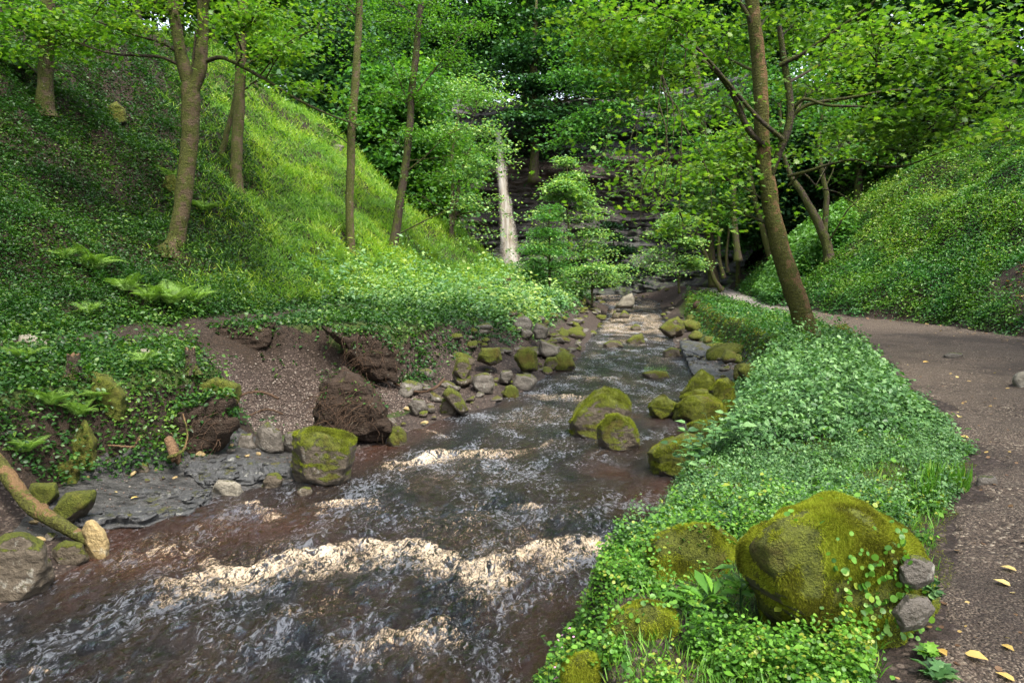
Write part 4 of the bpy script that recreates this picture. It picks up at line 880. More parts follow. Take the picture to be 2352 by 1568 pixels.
# loose gravel
T_PEB = (np.array([[-.5, 0, 0], [0, -.4, .05], [.5, .05, 0], [0, .45, 0], [.05, 0, .35], [0, 0, -.2]]), [[0, 1, 4], [1, 2, 4], [2, 3, 4], [3, 0, 4], [1, 0, 5], [2, 1, 5], [3, 2, 5], [0, 3, 5]])
M['gravel'] = leafmat('gravel', [(0, G(.03, .02, .015)), (.5, G(.085, .06, .048)), (.85, G(.11, .085, .07)), (1, G(.22, .19, .16))], .0, rough=.8)
x = rng.uniform(-6.2, -1.2, 16000); y = rng.uniform(9.3, 13.4, 16000); sel = inpoly(x, y, HOLLOW) & (H(x, y) < .35 + .7 * rng.random(16000))
x2, y2 = scatter(16000, 5, 24, -1, .3); dw = wdist(x2, y2); s2_ = (dw > -.05) & (dw < 1.2) & (x2 < XL(y2, RW)) & (rng.random(len(x2)) < .6)
x3, y3 = scatter(7000, 7.5, 24, .2, .5); dw3 = wdist(x3, y3); s3_ = (dw3 > -.05) & (dw3 < .9) & (x3 > XL(y3, LW) + 1)
cover('gravel', 'loose reddish brown gravel on the slip and along the shores', 'gravel', np.concatenate([x[sel], x2[s2_], x3[s3_]]), np.concatenate([y[sel], y2[s2_], y3[s3_]]), lambda a, b: .005 + 0 * a, .032, T_PEB, 'gravel', .2, 0, None, pw=.7)
# leaf litter on path, scar and shore
x, y = scatter(9000, 2.5, 24, .2, 1.0); sel = (x > XL(y, PL)) & (x < XL(y, PR) + .3) & (rng.random(len(x)) < np.where(x > XL(y, PR) - 1.0, .55, .10))
cover('leaf_litter', 'scattered dead yellow and brown leaves along the edges of the path', 'leaf litter', x[sel], y[sel], lambda a, b: .02 + 0 * a, .036, T_ROUND, 'litter', .2, 0, None, pw=.5)
x = rng.uniform(12, 20, 9000); y = rng.uniform(14.5, 23, 9000); sel = inpoly(x, y, SCAR) & (rng.random(len(x)) < .35)
cover('leaf_litter', 'pale dead leaves lying on the bare earth scar of the right hillside', 'leaf litter', x[sel], y[sel], lambda a, b: .03 + 0 * a, .05, T_ROUND, 'litter', .3, 0, None, pw=.5)

# ------------------------------------------------------------ trees
def nearest_on(stems, c, amin=.35):
    best = None
    for S in stems:
        S = S[int(len(S) * (amin if S is stems[0] else .2)):]
        dh = np.hypot(S[:, 0] - c[0], S[:, 1] - c[1]); tz_ = c[2] - .45 * dh
        k = int(np.argmin(np.abs(S[:, 2] - tz_) + .3 * dh)); cst = abs(S[k, 2] - tz_[k]) + dh[k]
        if best is None or cst < best[0]: best = (cst, S[k, :3], S[k, 3])
    return best[1], best[2]
def spray(bt, c, rad, nsub, nleaf, lsize, out, flat=.35, spread=.5, limb=None, twig=True):
    """limb reaching cluster centre c, side twigs filling the ellipsoid, leaves in layered sprays on the twigs"""
    for k in range(nsub):
        d = rng.normal(size=3); d /= np.linalg.norm(d); q = c + d * rad * (rng.random() ** .4)
        s0 = limb[rng.integers(len(limb) // 3, len(limb))] if limb is not None else c
        mid = (s0 + q) / 2 + np.array([0, 0, .12 * np.linalg.norm(q - s0)]) + .08 * np.linalg.norm(q - s0) * rng.normal(size=3)
        P = cr([s0, mid, q], 7)
        if twig: bt.tube(P, np.linspace(.016, .004, 7), 4, False)
        n = nleaf; t = rng.random(n) ** .6; base = P[np.minimum((t * 6).astype(int), 5)]
        L = np.linalg.norm(q - s0); hs = min(.75, .25 + .3 * L) * spread * 2
        o = np.stack([hs * rng.normal(size=n), hs * rng.normal(size=n), hs * flat * .5 * rng.normal(size=n)], 1)
        o[:, 2] -= .12 * (o[:, 0] ** 2 + o[:, 1] ** 2)
        out.append(base + o)
def high(u, v, Y, ru=260, ns=16, nl=85): return (u, v, Y, ru, ru * .45, ns, nl)
def tree(name, label, cat, stems, clusters, lmat, bark, tpl, lsize, group=None, rough=.12, flare=.55, tilt=.42, limbs=(), droop=.3, limb_r=.035, seg=12, wpx=0):
    """stems: lists of (u,v,Y,radius); clusters: (u,v,Y,ru,rv,nsub,nleaf)"""
    S = []; mb = MB(); bt = MB()
    rs = 1.0
    if wpx: q0 = stems[0][len(stems[0]) // 2]; rs = wpx / 2 * q0[2] / F / q0[3]; print(name, round(q0[2], 1), 'radius scale', round(rs, 2))
    stems = [[(a_, b_, c_, d_ * rs) for a_, b_, c_, d_ in st] for st in stems]; limbs = [[(a_, b_, c_, d_ * max(rs, .6)) for a_, b_, c_, d_ in st] for st in limbs]
    for st in stems:
        P = np.array([[*W(u, v, Y), r] for u, v, Y, r in st]); Q = cr(P, max(24, 8 * len(P)))
        wob = .025; L = np.linspace(0, 1, len(Q)); Q[:, 0] += wob * pn(L * 9, P[0][0], 1); Q[:, 1] += wob * pn(L * 9, P[0][0], 5)
        S.append(Q)
    base = S[0][0, :3].copy(); first = True
    for Q in S:
        mb.tube(Q[:, :3], np.maximum(Q[:, 3], .006), seg, True, rough, flare if first else 0); first = False
    LQ = []
    for st in limbs:
        P = np.array([[*W(u, v, Y), r] for u, v, Y, r in st]); Q = cr(P, 8 * len(P)); LQ.append(Q)
        bt.tube(Q[:, :3], Q[:, 3], 7, False, .08)
    src = S + LQ
    out = []
    for u, v, Y, ru, rv, ns, nl in clusters:
        c = W(u, v, Y); rad = np.array([ru * Y / F, (ru * .8) * Y / F, rv * Y / F])
        a, ra = nearest_on(src, c)
        L = np.linalg.norm(c - a); mid = (a + c) / 2 + np.array([0, 0, .10 * L]) + .05 * L * rng.normal(size=3)
        P = cr([a, mid, c], 14); r0 = min(ra * .5, limb_r * (.6 + L * .18))
        bt.tube(P, np.linspace(max(r0, .008), .006, 14), 6, False)
        spray(bt, c, rad, ns, nl, lsize, out, limb=P)
    root = empty(name, base); tag(root, label, cat, group)
    mb.build('trunk', bark, root, None, base)
    if bt.n: bt.build('branches', M['stem'], root, None, base)
    if out:
        P = np.concatenate(out); n = len(P); d, nr = leafdirs(n, tilt, droop)
        rn = np.clip(rng.random(n) * .9 + .1 * fbm(P[:, 0], P[:, 1], P[:, 2], 2), 0, 1)
        me = leafmesh('crown', P - base, d, nr, lsize * (.6 + .7 * rng.random(n)), tpl, rn); link('crown', me, M[lmat], root)
    return root
def gbase(u, v, r=None):
    p = hit(u, v); return p[1]
# --- right hand sycamore
Y = gbase(1865, 800); print('sycamore Y', Y)
syc_cl = [(u_, v_, Y_, a_ * 1.1, b_ * 1.25, c_, int(d_ * 1.2)) for u_, v_, Y_, a_, b_, c_, d_ in [(q_[0], q_[1], q_[2] + (3.6 if 1580 < q_[0] < 1960 else 0), *q_[3:]) for q_ in [(1330,60,13,110,60,7,95),(1450,140,13,100,60,7,95),(1560,50,12,110,60,7,95),(1650,130,12.5,100,60,7,95),(1500,240,13,90,55,5,90),(1620,260,13,90,55,5,90),
 (1720,60,12,90,60,5,90),(1830,60,12,100,60,6,90),(1940,120,12,110,60,7,90),(2060,60,11.5,120,60,7,90),(2180,130,11.5,120,55,7,90),(2290,60,11,100,60,6,90),
 (1900,220,12,100,45,7,85),(2030,270,12,110,50,8,80),(2160,250,11.5,110,45,7,80),(2280,200,11,90,45,5,80),(1950,330,12.5,100,40,6,75),(2090,330,12,90,35,4,70),
 (1700,350,11.5,80,40,7,95),(1600,400,11.5,90,40,8,95),(1500,460,11.5,70,35,6,85),(1650,470,12,80,40,6,80),
 (1560,520,12.5,70,40,4,75),(1450,510,12,40,25,2,70),(2320,300,10.5,60,30,3,70)]]] + [high(1700,-250,14),high(1400,-250,13),high(2050,-250,14),high(1750,-600,15),high(1150,-330,13),high(1400,-650,14),high(900,-420,12.5,240,14)]
tree('sycamore_tree', 'mossy trunked sycamore leaning over from the path edge with broad lobed leaves', 'tree',
 [[(1868,812,Y,.30),(1845,735,Y,.25),(1812,640,Y,.22),(1785,540,Y,.20),(1768,460,Y,.185),(1757,380,Y,.17),(1750,250,Y-.1,.16),(1742,120,Y-.2,.15),(1728,10,Y-.3,.14),(1715,-150,Y-.4,.11)]],
 syc_cl, 'syc', M['barkmoss'], T_LOBE, .088, wpx=34, flare=.3,
 limbs=[[(1762,430,Y,.06),(1790,350,Y-.2,.085),(1812,290,Y-.3,.085),(1815,230,Y-.3,.08),(1803,150,Y-.3,.07),(1790,60,Y-.4,.05)],
  [(1798,320,Y-.3,.05),(1740,270,Y-.5,.045),(1680,200,Y-.8,.04),(1610,120,Y-1.2,.03),(1540,60,Y-1.5,.02)],
  [(1768,345,Y,.07),(1720,300,Y-.4,.065),(1690,230,Y-.6,.06),(1650,170,Y-.8,.05),(1600,130,Y-1,.03),(1550,95,Y-1,.02)],
  [(1820,265,Y-.3,.04),(1860,240,Y-.4,.04),(1950,225,Y-.8,.032),(2060,207,Y-1.2,.024),(2200,208,Y-1.6,.012)],
  [(1820,250,Y-.3,.035),(1850,228,Y-.5,.035),(1900,242,Y-.8,.03),(1980,245,Y-1,.022),(2055,250,Y-1.2,.018),(2120,240,Y-1.5,.008)],
  [(1810,405,Y,.04),(1850,395,Y-.3,.035),(1905,378,Y-.6,.03),(1965,367,Y-.9,.026),(2030,383,Y-1.2,.022),(2090,378,Y-1.4,.018),(2160,350,Y-1.7,.014),(2230,328,Y-2,.01)],
  [(1790,150,Y-.3,.05),(1850,120,Y-.6,.045),(1920,70,Y-1,.035),(1990,20,Y-1.4,.03),(2040,-30,Y-1.7,.02)],
  [(1812,425,Y,.03),(1845,400,Y-.2,.02),(1880,430,Y-.4,.016),(1930,445,Y-.6,.012),(1975,480,Y-.8,.009)],
  [(1756,150,Y-.2,.06),(1730,60,Y-.3,.05),(1690,-10,Y-.4,.04)],
  [(1925,340,Y-.6,.012),(1960,290,Y-.8,.012),(1968,230,Y-1,.008)]])
# --- right hand trees
Y = gbase(1905, 597)
tree('ash_tree', 'forked ivy clad tree standing on the right hillside behind the leaning sycamore', 'tree',
 [[(1906,602,Y,.24),(1900,565,Y,.20),(1886,530,Y,.19),(1868,490,Y,.16),(1840,440,Y,.13),(1815,400,Y,.10),(1795,330,Y,.08),(1790,240,Y,.06)],[(1893,545,Y,.1),(1896,500,Y,.12),(1898,450,Y,.11),(1888,395,Y,.09),(1880,330,Y,.07),(1890,250,Y,.05)]],
 [(1790,300,Y,90,60,6,110),(1900,260,Y,90,60,6,110),(1840,180,Y,100,60,6,110),(1960,330,Y-2,60,40,3,90),(1740,220,Y,70,60,5,100)], 'ash', M['barkdark'], T_WIDE, .15,
 limbs=[[(1900,560,Y,.04),(1925,520,Y-.5,.035),(1945,485,Y-.8,.03),(1960,470,Y-1,.02),(1975,455,Y-1,.012)],[(1895,430,Y,.04),(1910,400,Y,.03),(1915,385,Y,.02)]])
Y = gbase(1775, 612)
tree('slender_tree', 'slender brown trunk leaning just left of the mossy sycamore trunk', 'tree',
 [[(1778,620,Y,.22),(1760,560,Y,.19),(1745,500,Y,.17),(1728,430,Y,.15),(1715,330,Y,.13),(1700,200,Y,.10)]],
 [(1700,150,Y,90,60,7,110),(1640,230,Y,80,60,6,110),(1760,260,Y,70,50,4,100),(1600,330,Y,70,50,5,100)], 'ash', M['bark'], T_WIDE, .17)
for i, (st, cl) in enumerate([([(1695,600,38,.2),(1690,540,38,.17),(1685,470,38,.14),(1690,380,38,.1),(1700,300,38,.08)], [(1690,300,38,70,50,6,90),(1650,380,38,60,40,5,90)]),
     ([(1658,668,40,.16),(1640,640,40,.14),(1622,590,40,.12),(1600,530,40,.1),(1590,440,40,.07)], [(1580,420,40,55,50,6,90),(1620,470,40,50,40,4,80)]),
     ([(1662,640,41,.13),(1652,590,41,.11),(1650,530,41,.09),(1640,440,41,.06)], [(1640,420,41,50,40,5,80),(1665,500,41,35,30,3,70)]),
     ([(1672,625,42,.10),(1668,590,42,.09),(1672,550,42,.07),(1678,480,42,.05)], [(1680,450,42,50,40,5,80)])]):
    tree('thin_tree', ['upright thin tree with dark bark behind the bright mound at the path bend', 'thin tree leaning left where the path disappears, nearest to the stream', 'thin curved sapling trunk between the leaning thin tree and the mound', 'thinnest sapling trunk beside the bright mound'][i], 'tree', [st], cl, 'ash' if i else 'syc', M['barkdark'], T_WIDE, .19)
# --- left hand trees
Y = gbase(400, 572); print('fork Y', Y)
tree('forked_tree', 'brown banded tree on the left bank forking into two upright stems', 'tree',
 [[(392,585,Y,.27),(405,545,Y,.20),(418,480,Y,.185),(428,400,Y,.185),(436,320,Y,.185),(438,240,Y,.19),(440,195,Y,.19)],
  [(440,215,Y,.12),(424,165,Y,.14),(410,100,Y,.125),(400,40,Y,.12),(392,-60,Y,.11),(380,-200,Y,.08)],
  [(440,215,Y,.12),(458,165,Y,.14),(462,100,Y,.13),(466,30,Y,.12),(470,-80,Y,.11),(480,-200,Y,.08)]],
 [(300,60,Y-1,90,40,4,85),(180,100,Y-1,100,40,5,85),(90,50,Y-1.5,90,40,5,85),(240,20,Y-1,90,40,4,85),(560,60,Y-1,90,45,6,85),(660,110,Y-1.5,80,40,5,85),(720,200,Y-1.5,70,30,3,70),(620,30,Y-1,80,40,5,85),(350,0,Y-.5,90,40,4,85),(500,-30,Y,90,40,5,85),(740,60,Y-1.5,60,35,3,80),(100,130,Y-1.2,60,30,2,70),high(400,-250,Y),high(100,-300,Y),high(750,-280,Y-1),high(300,-620,Y+1),high(700,-600,Y)],
 'syc', M['bark'], T_LOBE, .088, wpx=37, rough=.14,
 limbs=[[(475,140,Y,.05),(510,133,Y-.2,.045),(560,155,Y-.5,.04),(620,190,Y-.9,.034),(690,232,Y-1.3,.026),(760,265,Y-1.7,.018),(830,290,Y-2,.01)],
  [(408,148,Y,.04),(370,132,Y-.3,.035),(320,128,Y-.6,.03),(250,122,Y-1,.02),(180,100,Y-1.4,.012)],
  [(405,120,Y,.035),(370,98,Y-.3,.03),(300,78,Y-.7,.022),(210,45,Y-1.2,.012)],
  [(540,155,Y-.4,.02),(555,120,Y-.6,.02),(530,60,Y-.8,.016),(500,30,Y-.9,.01)],
  [(438,190,Y,.03),(445,120,Y-.1,.025),(450,60,Y-.2,.02)]])
Y = gbase(545, 438)
tree('straight_tree', 'straight brown tree behind the forked tree on the left hillside', 'tree',
 [[(545,450,Y,.26),(543,400,Y,.22),(545,320,Y,.21),(550,240,Y,.20),(553,150,Y,.19),(557,50,Y,.18),(562,-80,Y,.15)]],
 [(600,40,Y,90,50,5,100),(680,100,Y,90,50,6,100),(500,60,Y,60,50,3,100),(640,170,Y,60,30,3,80),high(560,-200,Y,180)], 'beech', M['bark'], T_WIDE, .13, wpx=24)
Y = gbase(510, 352)
tree('leaning_sapling', 'thin bare leaning stem beside the straight tree on the hillside', 'tree',
 [[(508,358,Y,.14),(520,310,Y,.12),(533,260,Y,.11),(545,200,Y,.09),(560,120,Y,.07)]], [(580,70,Y,50,40,4,80)], 'beech', M['bark'], T_WIDE, .15, wpx=11)
Y = gbase(805, 588)
tree('slim_straight_tree', 'slim pale brown tree rising bare and straight from the left path edge', 'tree',
 [[(805,600,Y,.15),(805,540,Y,.125),(803,450,Y,.12),(806,350,Y,.12),(810,260,Y,.125),(818,170,Y,.115),(823,80,Y,.105),(826,-10,Y,.10),(830,-120,Y,.08)]],
 [(790,270,Y-.5,50,22,3,60),(740,300,Y-.5,45,22,2,50),(830,-40,Y,90,40,5,90),(760,10,Y,60,40,4,80),(850,280,Y-.3,40,20,2,50)], 'beech', M['bark'], T_WIDE, .10, wpx=19)
Y = gbase(900, 575); print('leafy Y', Y)
tree('leafy_tree', 'dark stemmed leafy tree curving right above the sunlit slope in the centre left', 'tree',
 [[(900,585,Y,.21),(908,540,Y,.165),(918,470,Y,.15),(932,380,Y,.14),(940,300,Y,.13),(945,220,Y,.125),(955,130,Y,.12),(963,50,Y,.11),(970,-40,Y,.09),(975,-140,Y,.06)]],
 [(900,50,Y,80,40,6,115),(1010,70,Y,80,40,6,115),(860,120,Y,70,40,6,110),(1060,140,Y,70,40,6,115),(930,170,Y-.5,60,30,4,100),(870,210,Y,60,35,5,110),(1010,220,Y,80,40,7,115),(1090,230,Y,60,35,5,110),(960,300,Y-.5,50,30,3,100),(1050,320,Y,80,35,7,115),(1020,400,Y,70,35,6,110),(1080,360,Y,50,30,4,100),(880,320,Y+.5,50,30,3,90),(1000,10,Y,90,40,6,100),(1100,60,Y,80,40,5,100),(870,0,Y,80,40,5,100),(970,460,Y,50,25,3,80),(1070,430,Y,50,30,3,90)],
 'beech', M['barkdark'], T_WIDE, .105, wpx=16,
 limbs=[[(925,400,Y,.04),(970,365,Y-.2,.03),(1030,310,Y-.4,.02),(1080,290,Y-.6,.01)],[(932,370,Y,.03),(980,365,Y,.02),(1050,355,Y,.01)],[(940,235,Y,.045),(975,190,Y,.035),(1030,120,Y,.025),(1090,40,Y,.012)],
  [(902,545,Y,.03),(950,520,Y-.2,.025),(1000,495,Y-.4,.018),(1040,478,Y-.5,.008)],[(938,240,Y,.03),(915,180,Y,.025),(890,130,Y,.015)]])
Y = gbase(1040, 545)
tree('small_tree', 'small twin stemmed tree with pale foliage left of the waterfall', 'tree',
 [[(1038,550,Y,.14),(1036,500,Y,.11),(1040,440,Y,.09),(1038,360,Y,.07),(1050,280,Y,.05)],[(1040,520,Y,.08),(1048,470,Y,.08),(1058,400,Y,.06),(1085,330,Y,.04)]],
 [(1060,400,Y,60,40,6,110),(1085,370,Y,50,40,6,110),(1120,290,Y,45,35,5,100),(1130,220,Y,60,40,6,110),(1150,330,Y,35,25,4,90),(1165,370,Y,22,12,2,60),(1165,455,Y,16,14,2,45),(1185,500,Y,18,12,2,45),(1150,545,Y,18,14,2,50),(1080,180,Y,60,40,5,110),(1090,470,Y,60,35,5,100),(1020,300,Y,60,40,5,100),(1080,540,Y,40,30,2,90)], 'pale', M['barkdark'], T_WIDE, .15)
Y = gbase(104, 258)
tree('edge_tree', 'sunlit pale barked tree at the far left of the hillside', 'tree',
 [[(102,268,Y,.27),(103,215,Y,.20),(106,140,Y,.18),(108,60,Y,.17),(110,-60,Y,.15)]],
 [(60,40,Y,90,60,6,110),(170,60,Y,90,50,6,110),(20,130,Y+1,60,60,4,110)], 'beech', M['bark'], T_WIDE, .17, wpx=30)
# --- centre saplings in front of the cliff
def sapling(name, label, u, v, Yb, top, width, mat, nlev=9, n=95, tplx=T_WIDE, ls=.13, lean=0, r=.06, v0=None):
    st = [[(u, v + 6, Yb, r * 1.3), (u + lean * .3, v * .7 + top * .3, Yb, r), (u + lean * .7, v * .35 + top * .65, Yb, r * .7), (u + lean, top, Yb, r * .3)]]
    cl = []; v0 = v0 or v
    for k in range(nlev):
        t = (k + .5) / nlev; vv = top + t * (v0 - top); wd = width * (t ** .8) * (1.0 if t < .85 else .8)
        for sgn in (-1, 1):
            if (wd < 12 and sgn > 0): continue
            cl.append((u + lean * (1 - t) + sgn * wd * .45 * rng.uniform(.7, 1.2), vv + rng.uniform(-20, 20), Yb + rng.uniform(-1.2, 1.2), max(wd * .42, 8) * rng.uniform(.6, 1.2), max(14, wd * .26), 4, n))
    return tree(name, label, 'sapling', st, cl, mat, M['barkdark'], tplx, ls, tilt=.3, droop=.15, flare=0)
sapling('pale_sapling', 'pale layered conical sapling in front of the cliff centre', 1310, 690, 39, 378, 165, 'pale', 11, 120, ls=.16, lean=-8, v0=600)
sapling('pale_sapling', 'low rounded sapling arching right with yellow green tips over the rubble', 1360, 695, 36, 600, 190, 'pale', 4, 150, ls=.14, v0=675)
sapling('leafy_sapling', 'thin sapling with sparse leaves beside the falling water', 1262, 690, 33, 480, 105, 'ash', 7, 80, ls=.12, v0=650)
sapling('leafy_sapling', 'sapling standing by the right bank in front of the dark alcove', 1560, 668, 38, 480, 125, 'pale', 7, 110, ls=.15, v0=625, lean=-10)
sapling('leafy_sapling', 'short bushy sapling at the left foot of the conical sapling', 1225, 690, 36, 600, 95, 'ash', 5, 90, ls=.13)
sapling('leafy_sapling', 'dark green sapling against the cliff right of the conical sapling', 1410, 640, 46, 520, 110, 'dark', 5, 90, ls=.2)
# --- large crowns framing the cliff
tree('dark_yew', 'dark blue green tree standing in the cleft between the cliff and the leafy tree', 'tree',
 [[(1225,420,58,.4),(1228,300,57.5,.35),(1225,180,57,.3),(1230,60,57,.2),(1232,0,57,.08)]],
 [(1170,120,56,60,40,7,120),(1270,110,56,70,40,8,120),(1160,200,56,60,40,7,120),(1240,190,56,70,40,9,120),(1310,180,56,60,40,7,120),(1180,270,55.5,60,35,7,120),(1250,270,55.5,60,35,7,110),(1330,250,56,60,30,5,110),(1210,40,57,60,30,4,110),(1290,40,57,60,30,5,110),(1220,330,55.5,30,20,3,100),(1400,200,57,60,40,5,110),(1480,215,57,60,25,4,90),(1130,150,57,50,60,5,110)], 'dark', M['barkdark'], T_WIDE, .32, limb_r=.06)
tree('overhanging_ash', 'big ash whose feathery boughs hang in front of the cliff top', 'tree',
 [[(1640,660,43,.3),(1630,560,43,.28),(1625,420,43,.26),(1610,250,43,.22),(1590,80,43,.18)]],
 [(1300,330,42,70,25,6,110),(1340,290,42,80,40,8,120),(1400,260,42,90,40,8,120),(1290,170,42,60,40,6,110),(1360,180,42,90,50,9,120),(1450,180,42,90,50,9,120),(1520,240,42,90,40,8,120),(1540,320,42,60,50,7,120),(1480,340,42,40,25,2,80),(1420,80,42,90,50,8,110),(1330,90,42,70,40,6,110),(1540,110,42,90,50,8,110),(1520,400,41,50,40,5,110),(1610,350,41,70,50,6,110),(1640,460,41,60,50,5,110),(1390,385,41,35,18,3,80),(1260,340,42,30,14,2,70),(1580,480,41,60,40,4,100)],
 'ash', M['barkdark'], T_WIDE, .22, limb_r=.06,
 limbs=[[(1620,300,43,.12),(1560,260,42.5,.09),(1480,240,42,.07),(1400,240,42,.04)]])

# --- generic wood: three trees, copied with their parts
def proto(name, label, cat, group, h, wd, mat, bark, nl, ls, tall=.35):
    S = np.array([[0, 0, -.4, .26], [.15, .1, h * .3, .2], [-.1, 0, h * .6, .13], [.1, .1, h * .95, .04]]); Q = cr(S, 26)
    mb = MB(); mb.tube(Q[:, :3], Q[:, 3], 9, True, .1, .3); bt = MB(); out = []
    nc = 20
    for k in range(nc):
        t = tall + (1 - tall) * (k + .5) / nc; rr_ = wd * math.sin(math.pi * min(1, (1.05 - t) / (1.1 - tall)) ** .75) * rng.uniform(.45, .9)
        a = k * 2.4 + rng.uniform(-.4, .4); c = np.array([rr_ * math.cos(a), rr_ * math.sin(a), h * t]); s0 = Q[int(np.clip((t - .12) * 25, 1, 24)), :3]
        P = cr([s0, (s0 + c) / 2 + [0, 0, .3], c], 8); bt.tube(P, np.linspace(.07, .015, 8), 5, False)
        spray(bt, c, np.array([wd * .36, wd * .36, wd * .2]), 6, nl, ls, out, .5, .75, P, twig=False)
    P = np.concatenate(out); n = len(P); d, nr = leafdirs(n, .5, .3); root = empty(name, (0, 0, 0)); tag(root, label, cat, group)
    mb.build('trunk', bark, root); bt.build('branches', M['stem'], root)
    link('crown', leafmesh('crown', P, d, nr, ls * (.6 + .8 * rng.random(n)), T_WIDE), M[mat], root)
    return root
def plant_copy(src, x, y, s, rz, label=None, mat=None, name=None, dz=0, group=None):
    z = float(H(x, y)) - .15 + dz
    r = src.copy(); COL.objects.link(r); r.location = (x, y, z); r.rotation_euler = (0, 0, rz); r.scale = (s, s, s * random.uniform(.92, 1.1))
    if name: r.name = name
    if label: r['label'] = label
    if group: r['group'] = group
    for ch in src.children:
        c = ch.copy(); COL.objects.link(c); c.parent = r
        if mat and ch.name.startswith('crown'):
            c.material_slots[0].link = 'OBJECT'; c.material_slots[0].material = M[mat]
    return r
PT = [proto('woodland_tree', 'leafy tree of the wood', 'tree', 'trees of the wood on the left slope', 12, 3.8, 'beech', M['barkdark'], 100, .33),
      proto('woodland_tree', 'leafy tree of the wood', 'tree', 'trees of the wood on the left slope', 14, 3.4, 'ash', M['barkdark'], 100, .33, .22)]
PG = [('trees crowding the valley behind the left spur', 'green tree behind the sunlit left spur'),
      ('trees on the cliff top', 'dark tree along the cliff top'),
      ('trees on the upper left hillside', 'leafy tree on the upper left hillside'),
      ('trees on the right hillside', 'shaded leafy tree on the right hillside')]
ORD = 'first second third fourth fifth sixth seventh eighth ninth tenth eleventh twelfth thirteenth fourteenth fifteenth sixteenth seventeenth eighteenth nineteenth twentieth twenty-first twenty-second twenty-third twenty-fourth twenty-fifth twenty-sixth'.split()
def wood(lst, gi, mats, smin, smax):
    lst = sorted(lst, key=lambda p: p[0] / p[1])
    for k, (x, y) in enumerate(lst):
        plant_copy(PT[k % 2], x, y, random.uniform(smin, smax), random.uniform(0, 6.3), PG[gi][1] + ', ' + ORD[k] + ' from the left', mats[k % len(mats)], 'woodland_tree', group=PG[gi][0])
V1 = [(-6,43),(-7,42),(-11,44),(-5,47),(-9,48),(-14,47),(-7.5,50),(-12,51),(-17,50),(-19,46),(-9,54)]
wood(V1, 0, ['ash', 'beech', 'ash', 'dark'], .75, 1.05)
V2 = [(-22,58),(-18,62),(-14,63),(-10.5,64),(-7,63),(-3.4,64),(1.0,63),(4.8,64),(8,63),(12,64),(15,62),(18.5,61),(22,59),(-12,70),(-4,72),(2.5,71),(9,70),(16,68),(24,66),(25,55),(23,50)]
wood(V2, 1, ['dark', 'dark', 'ash'], .8, 1.1)
V5 = [(-8,1.5),(-12,4.5),(-5,-2.5),(-15,9),(9,-4.5),(13,-1),(-17,2),(16,4)]
PG.append(('trees of the wood beside the photographer', 'leafy tree of the wood standing outside the picture')); 
V3 = [(-16,38),(-20,36),(-24,34),(-27,38),(-19,41),(-22,29),(-26,27),(-23,44),(-30,30),(-17,32.5)]
wood(V3, 2, ['beech', 'dark', 'ash'], .7, 1.0)
V4 = [(19,38),(17,44),(21,33),(22,40),(26,29),(28,24),(26,34),(19,49),(29,20),(15.5,47),(24,36),(27,17),(32,27)]
wood(V4, 3, ['ash', 'dark', 'dark', 'beech'], .65, .95)
wood(V5, 4, ['beech', 'ash'], .8, 1.0)
V6 = [(-14,60.5),(-9,61.5),(-5,62),(-1.5,61.5),(1.8,61.8),(5.5,61.6),(9,61.2),(12.5,60.5),(16,59.5),(19.5,57.5),(-17,58.5)]
PG.append(('young trees at the cliff edge', 'bushy young tree at the cliff edge')); wood(V6, 5, ['dark', 'ash', 'dark'], .55, .72)
for p_ in PT:
    for c_ in list(p_.children): bpy.data.objects.remove(c_)
    bpy.data.objects.remove(p_)
# small-leaved bushes behind the spur line

# ------------------------------------------------------------ stumps, roots, fallen branch
def stump(label, u, v, vtop, rpx, z0=None, Yb=None, mossy=True):
    p = hit(u, v) if Yb is None else W(u, v, Yb); Yb = p[1]; base = p.copy(); h = (v - vtop) / F * Yb; r = rpx / F * Yb
    mb = MB(); n = 18; t = np.linspace(0, 1, n); rad = r * (1 + .9 * (1 - t) ** 4)
    seg = 28; a = np.linspace(0, 2 * np.pi, seg, endpoint=False); rows = []
    for k in range(n):
        rr_ = rad[k] * (1 + .22 * fbm(np.cos(a) * 1.6 + u, np.sin(a) * 1.6, t[k] * 1.5, 3) + .3 * (1 - t[k]) ** 2 * np.cos(a * 4 + u))
        jag = 1 + (.16 * fbm(np.cos(a) * 3 + u, np.sin(a) * 3, 4, 3) if k == n - 1 else 0)
        rows.append(np.stack([rr_ * np.cos(a), rr_ * np.sin(a), (h * t[k]) * jag + 0 * a], 1))
    V = np.concatenate(rows); i = np.arange(n * seg).reshape(n, seg); j = np.roll(i, -1, axis=1); q = np.stack([i[:-1], j[:-1], j[1:], i[1:]], -1).reshape(-1, 4)
    mb.v.append(V); mb.q.append(q); mb.n = len(V)
    root = empty('tree_stump', base); tag(root, label, 'tree stump'); mb.build('bark', M['barkdark'], root)
    top = MB(); top.v.append(np.vstack([rows[-1] * [.97, .97, 1], [[0, 0, h * .93]]])); f = np.array([[k, (k + 1) % seg, seg] for k in range(seg)]); top.q.append(f); top.n = seg + 1
    top.build('cut_top', M['wood'], root, smooth=False)
    return root
stump('tall mossy stump with a flaring foot on the left bank', 172, 872, 814, 13)
stump('upright mossy stump at the right end of the left bank herbs', 440, 862, 803, 11)
stump('small rotten stump with yellow moss near the far left bank', 1165, 672, 640, 9)
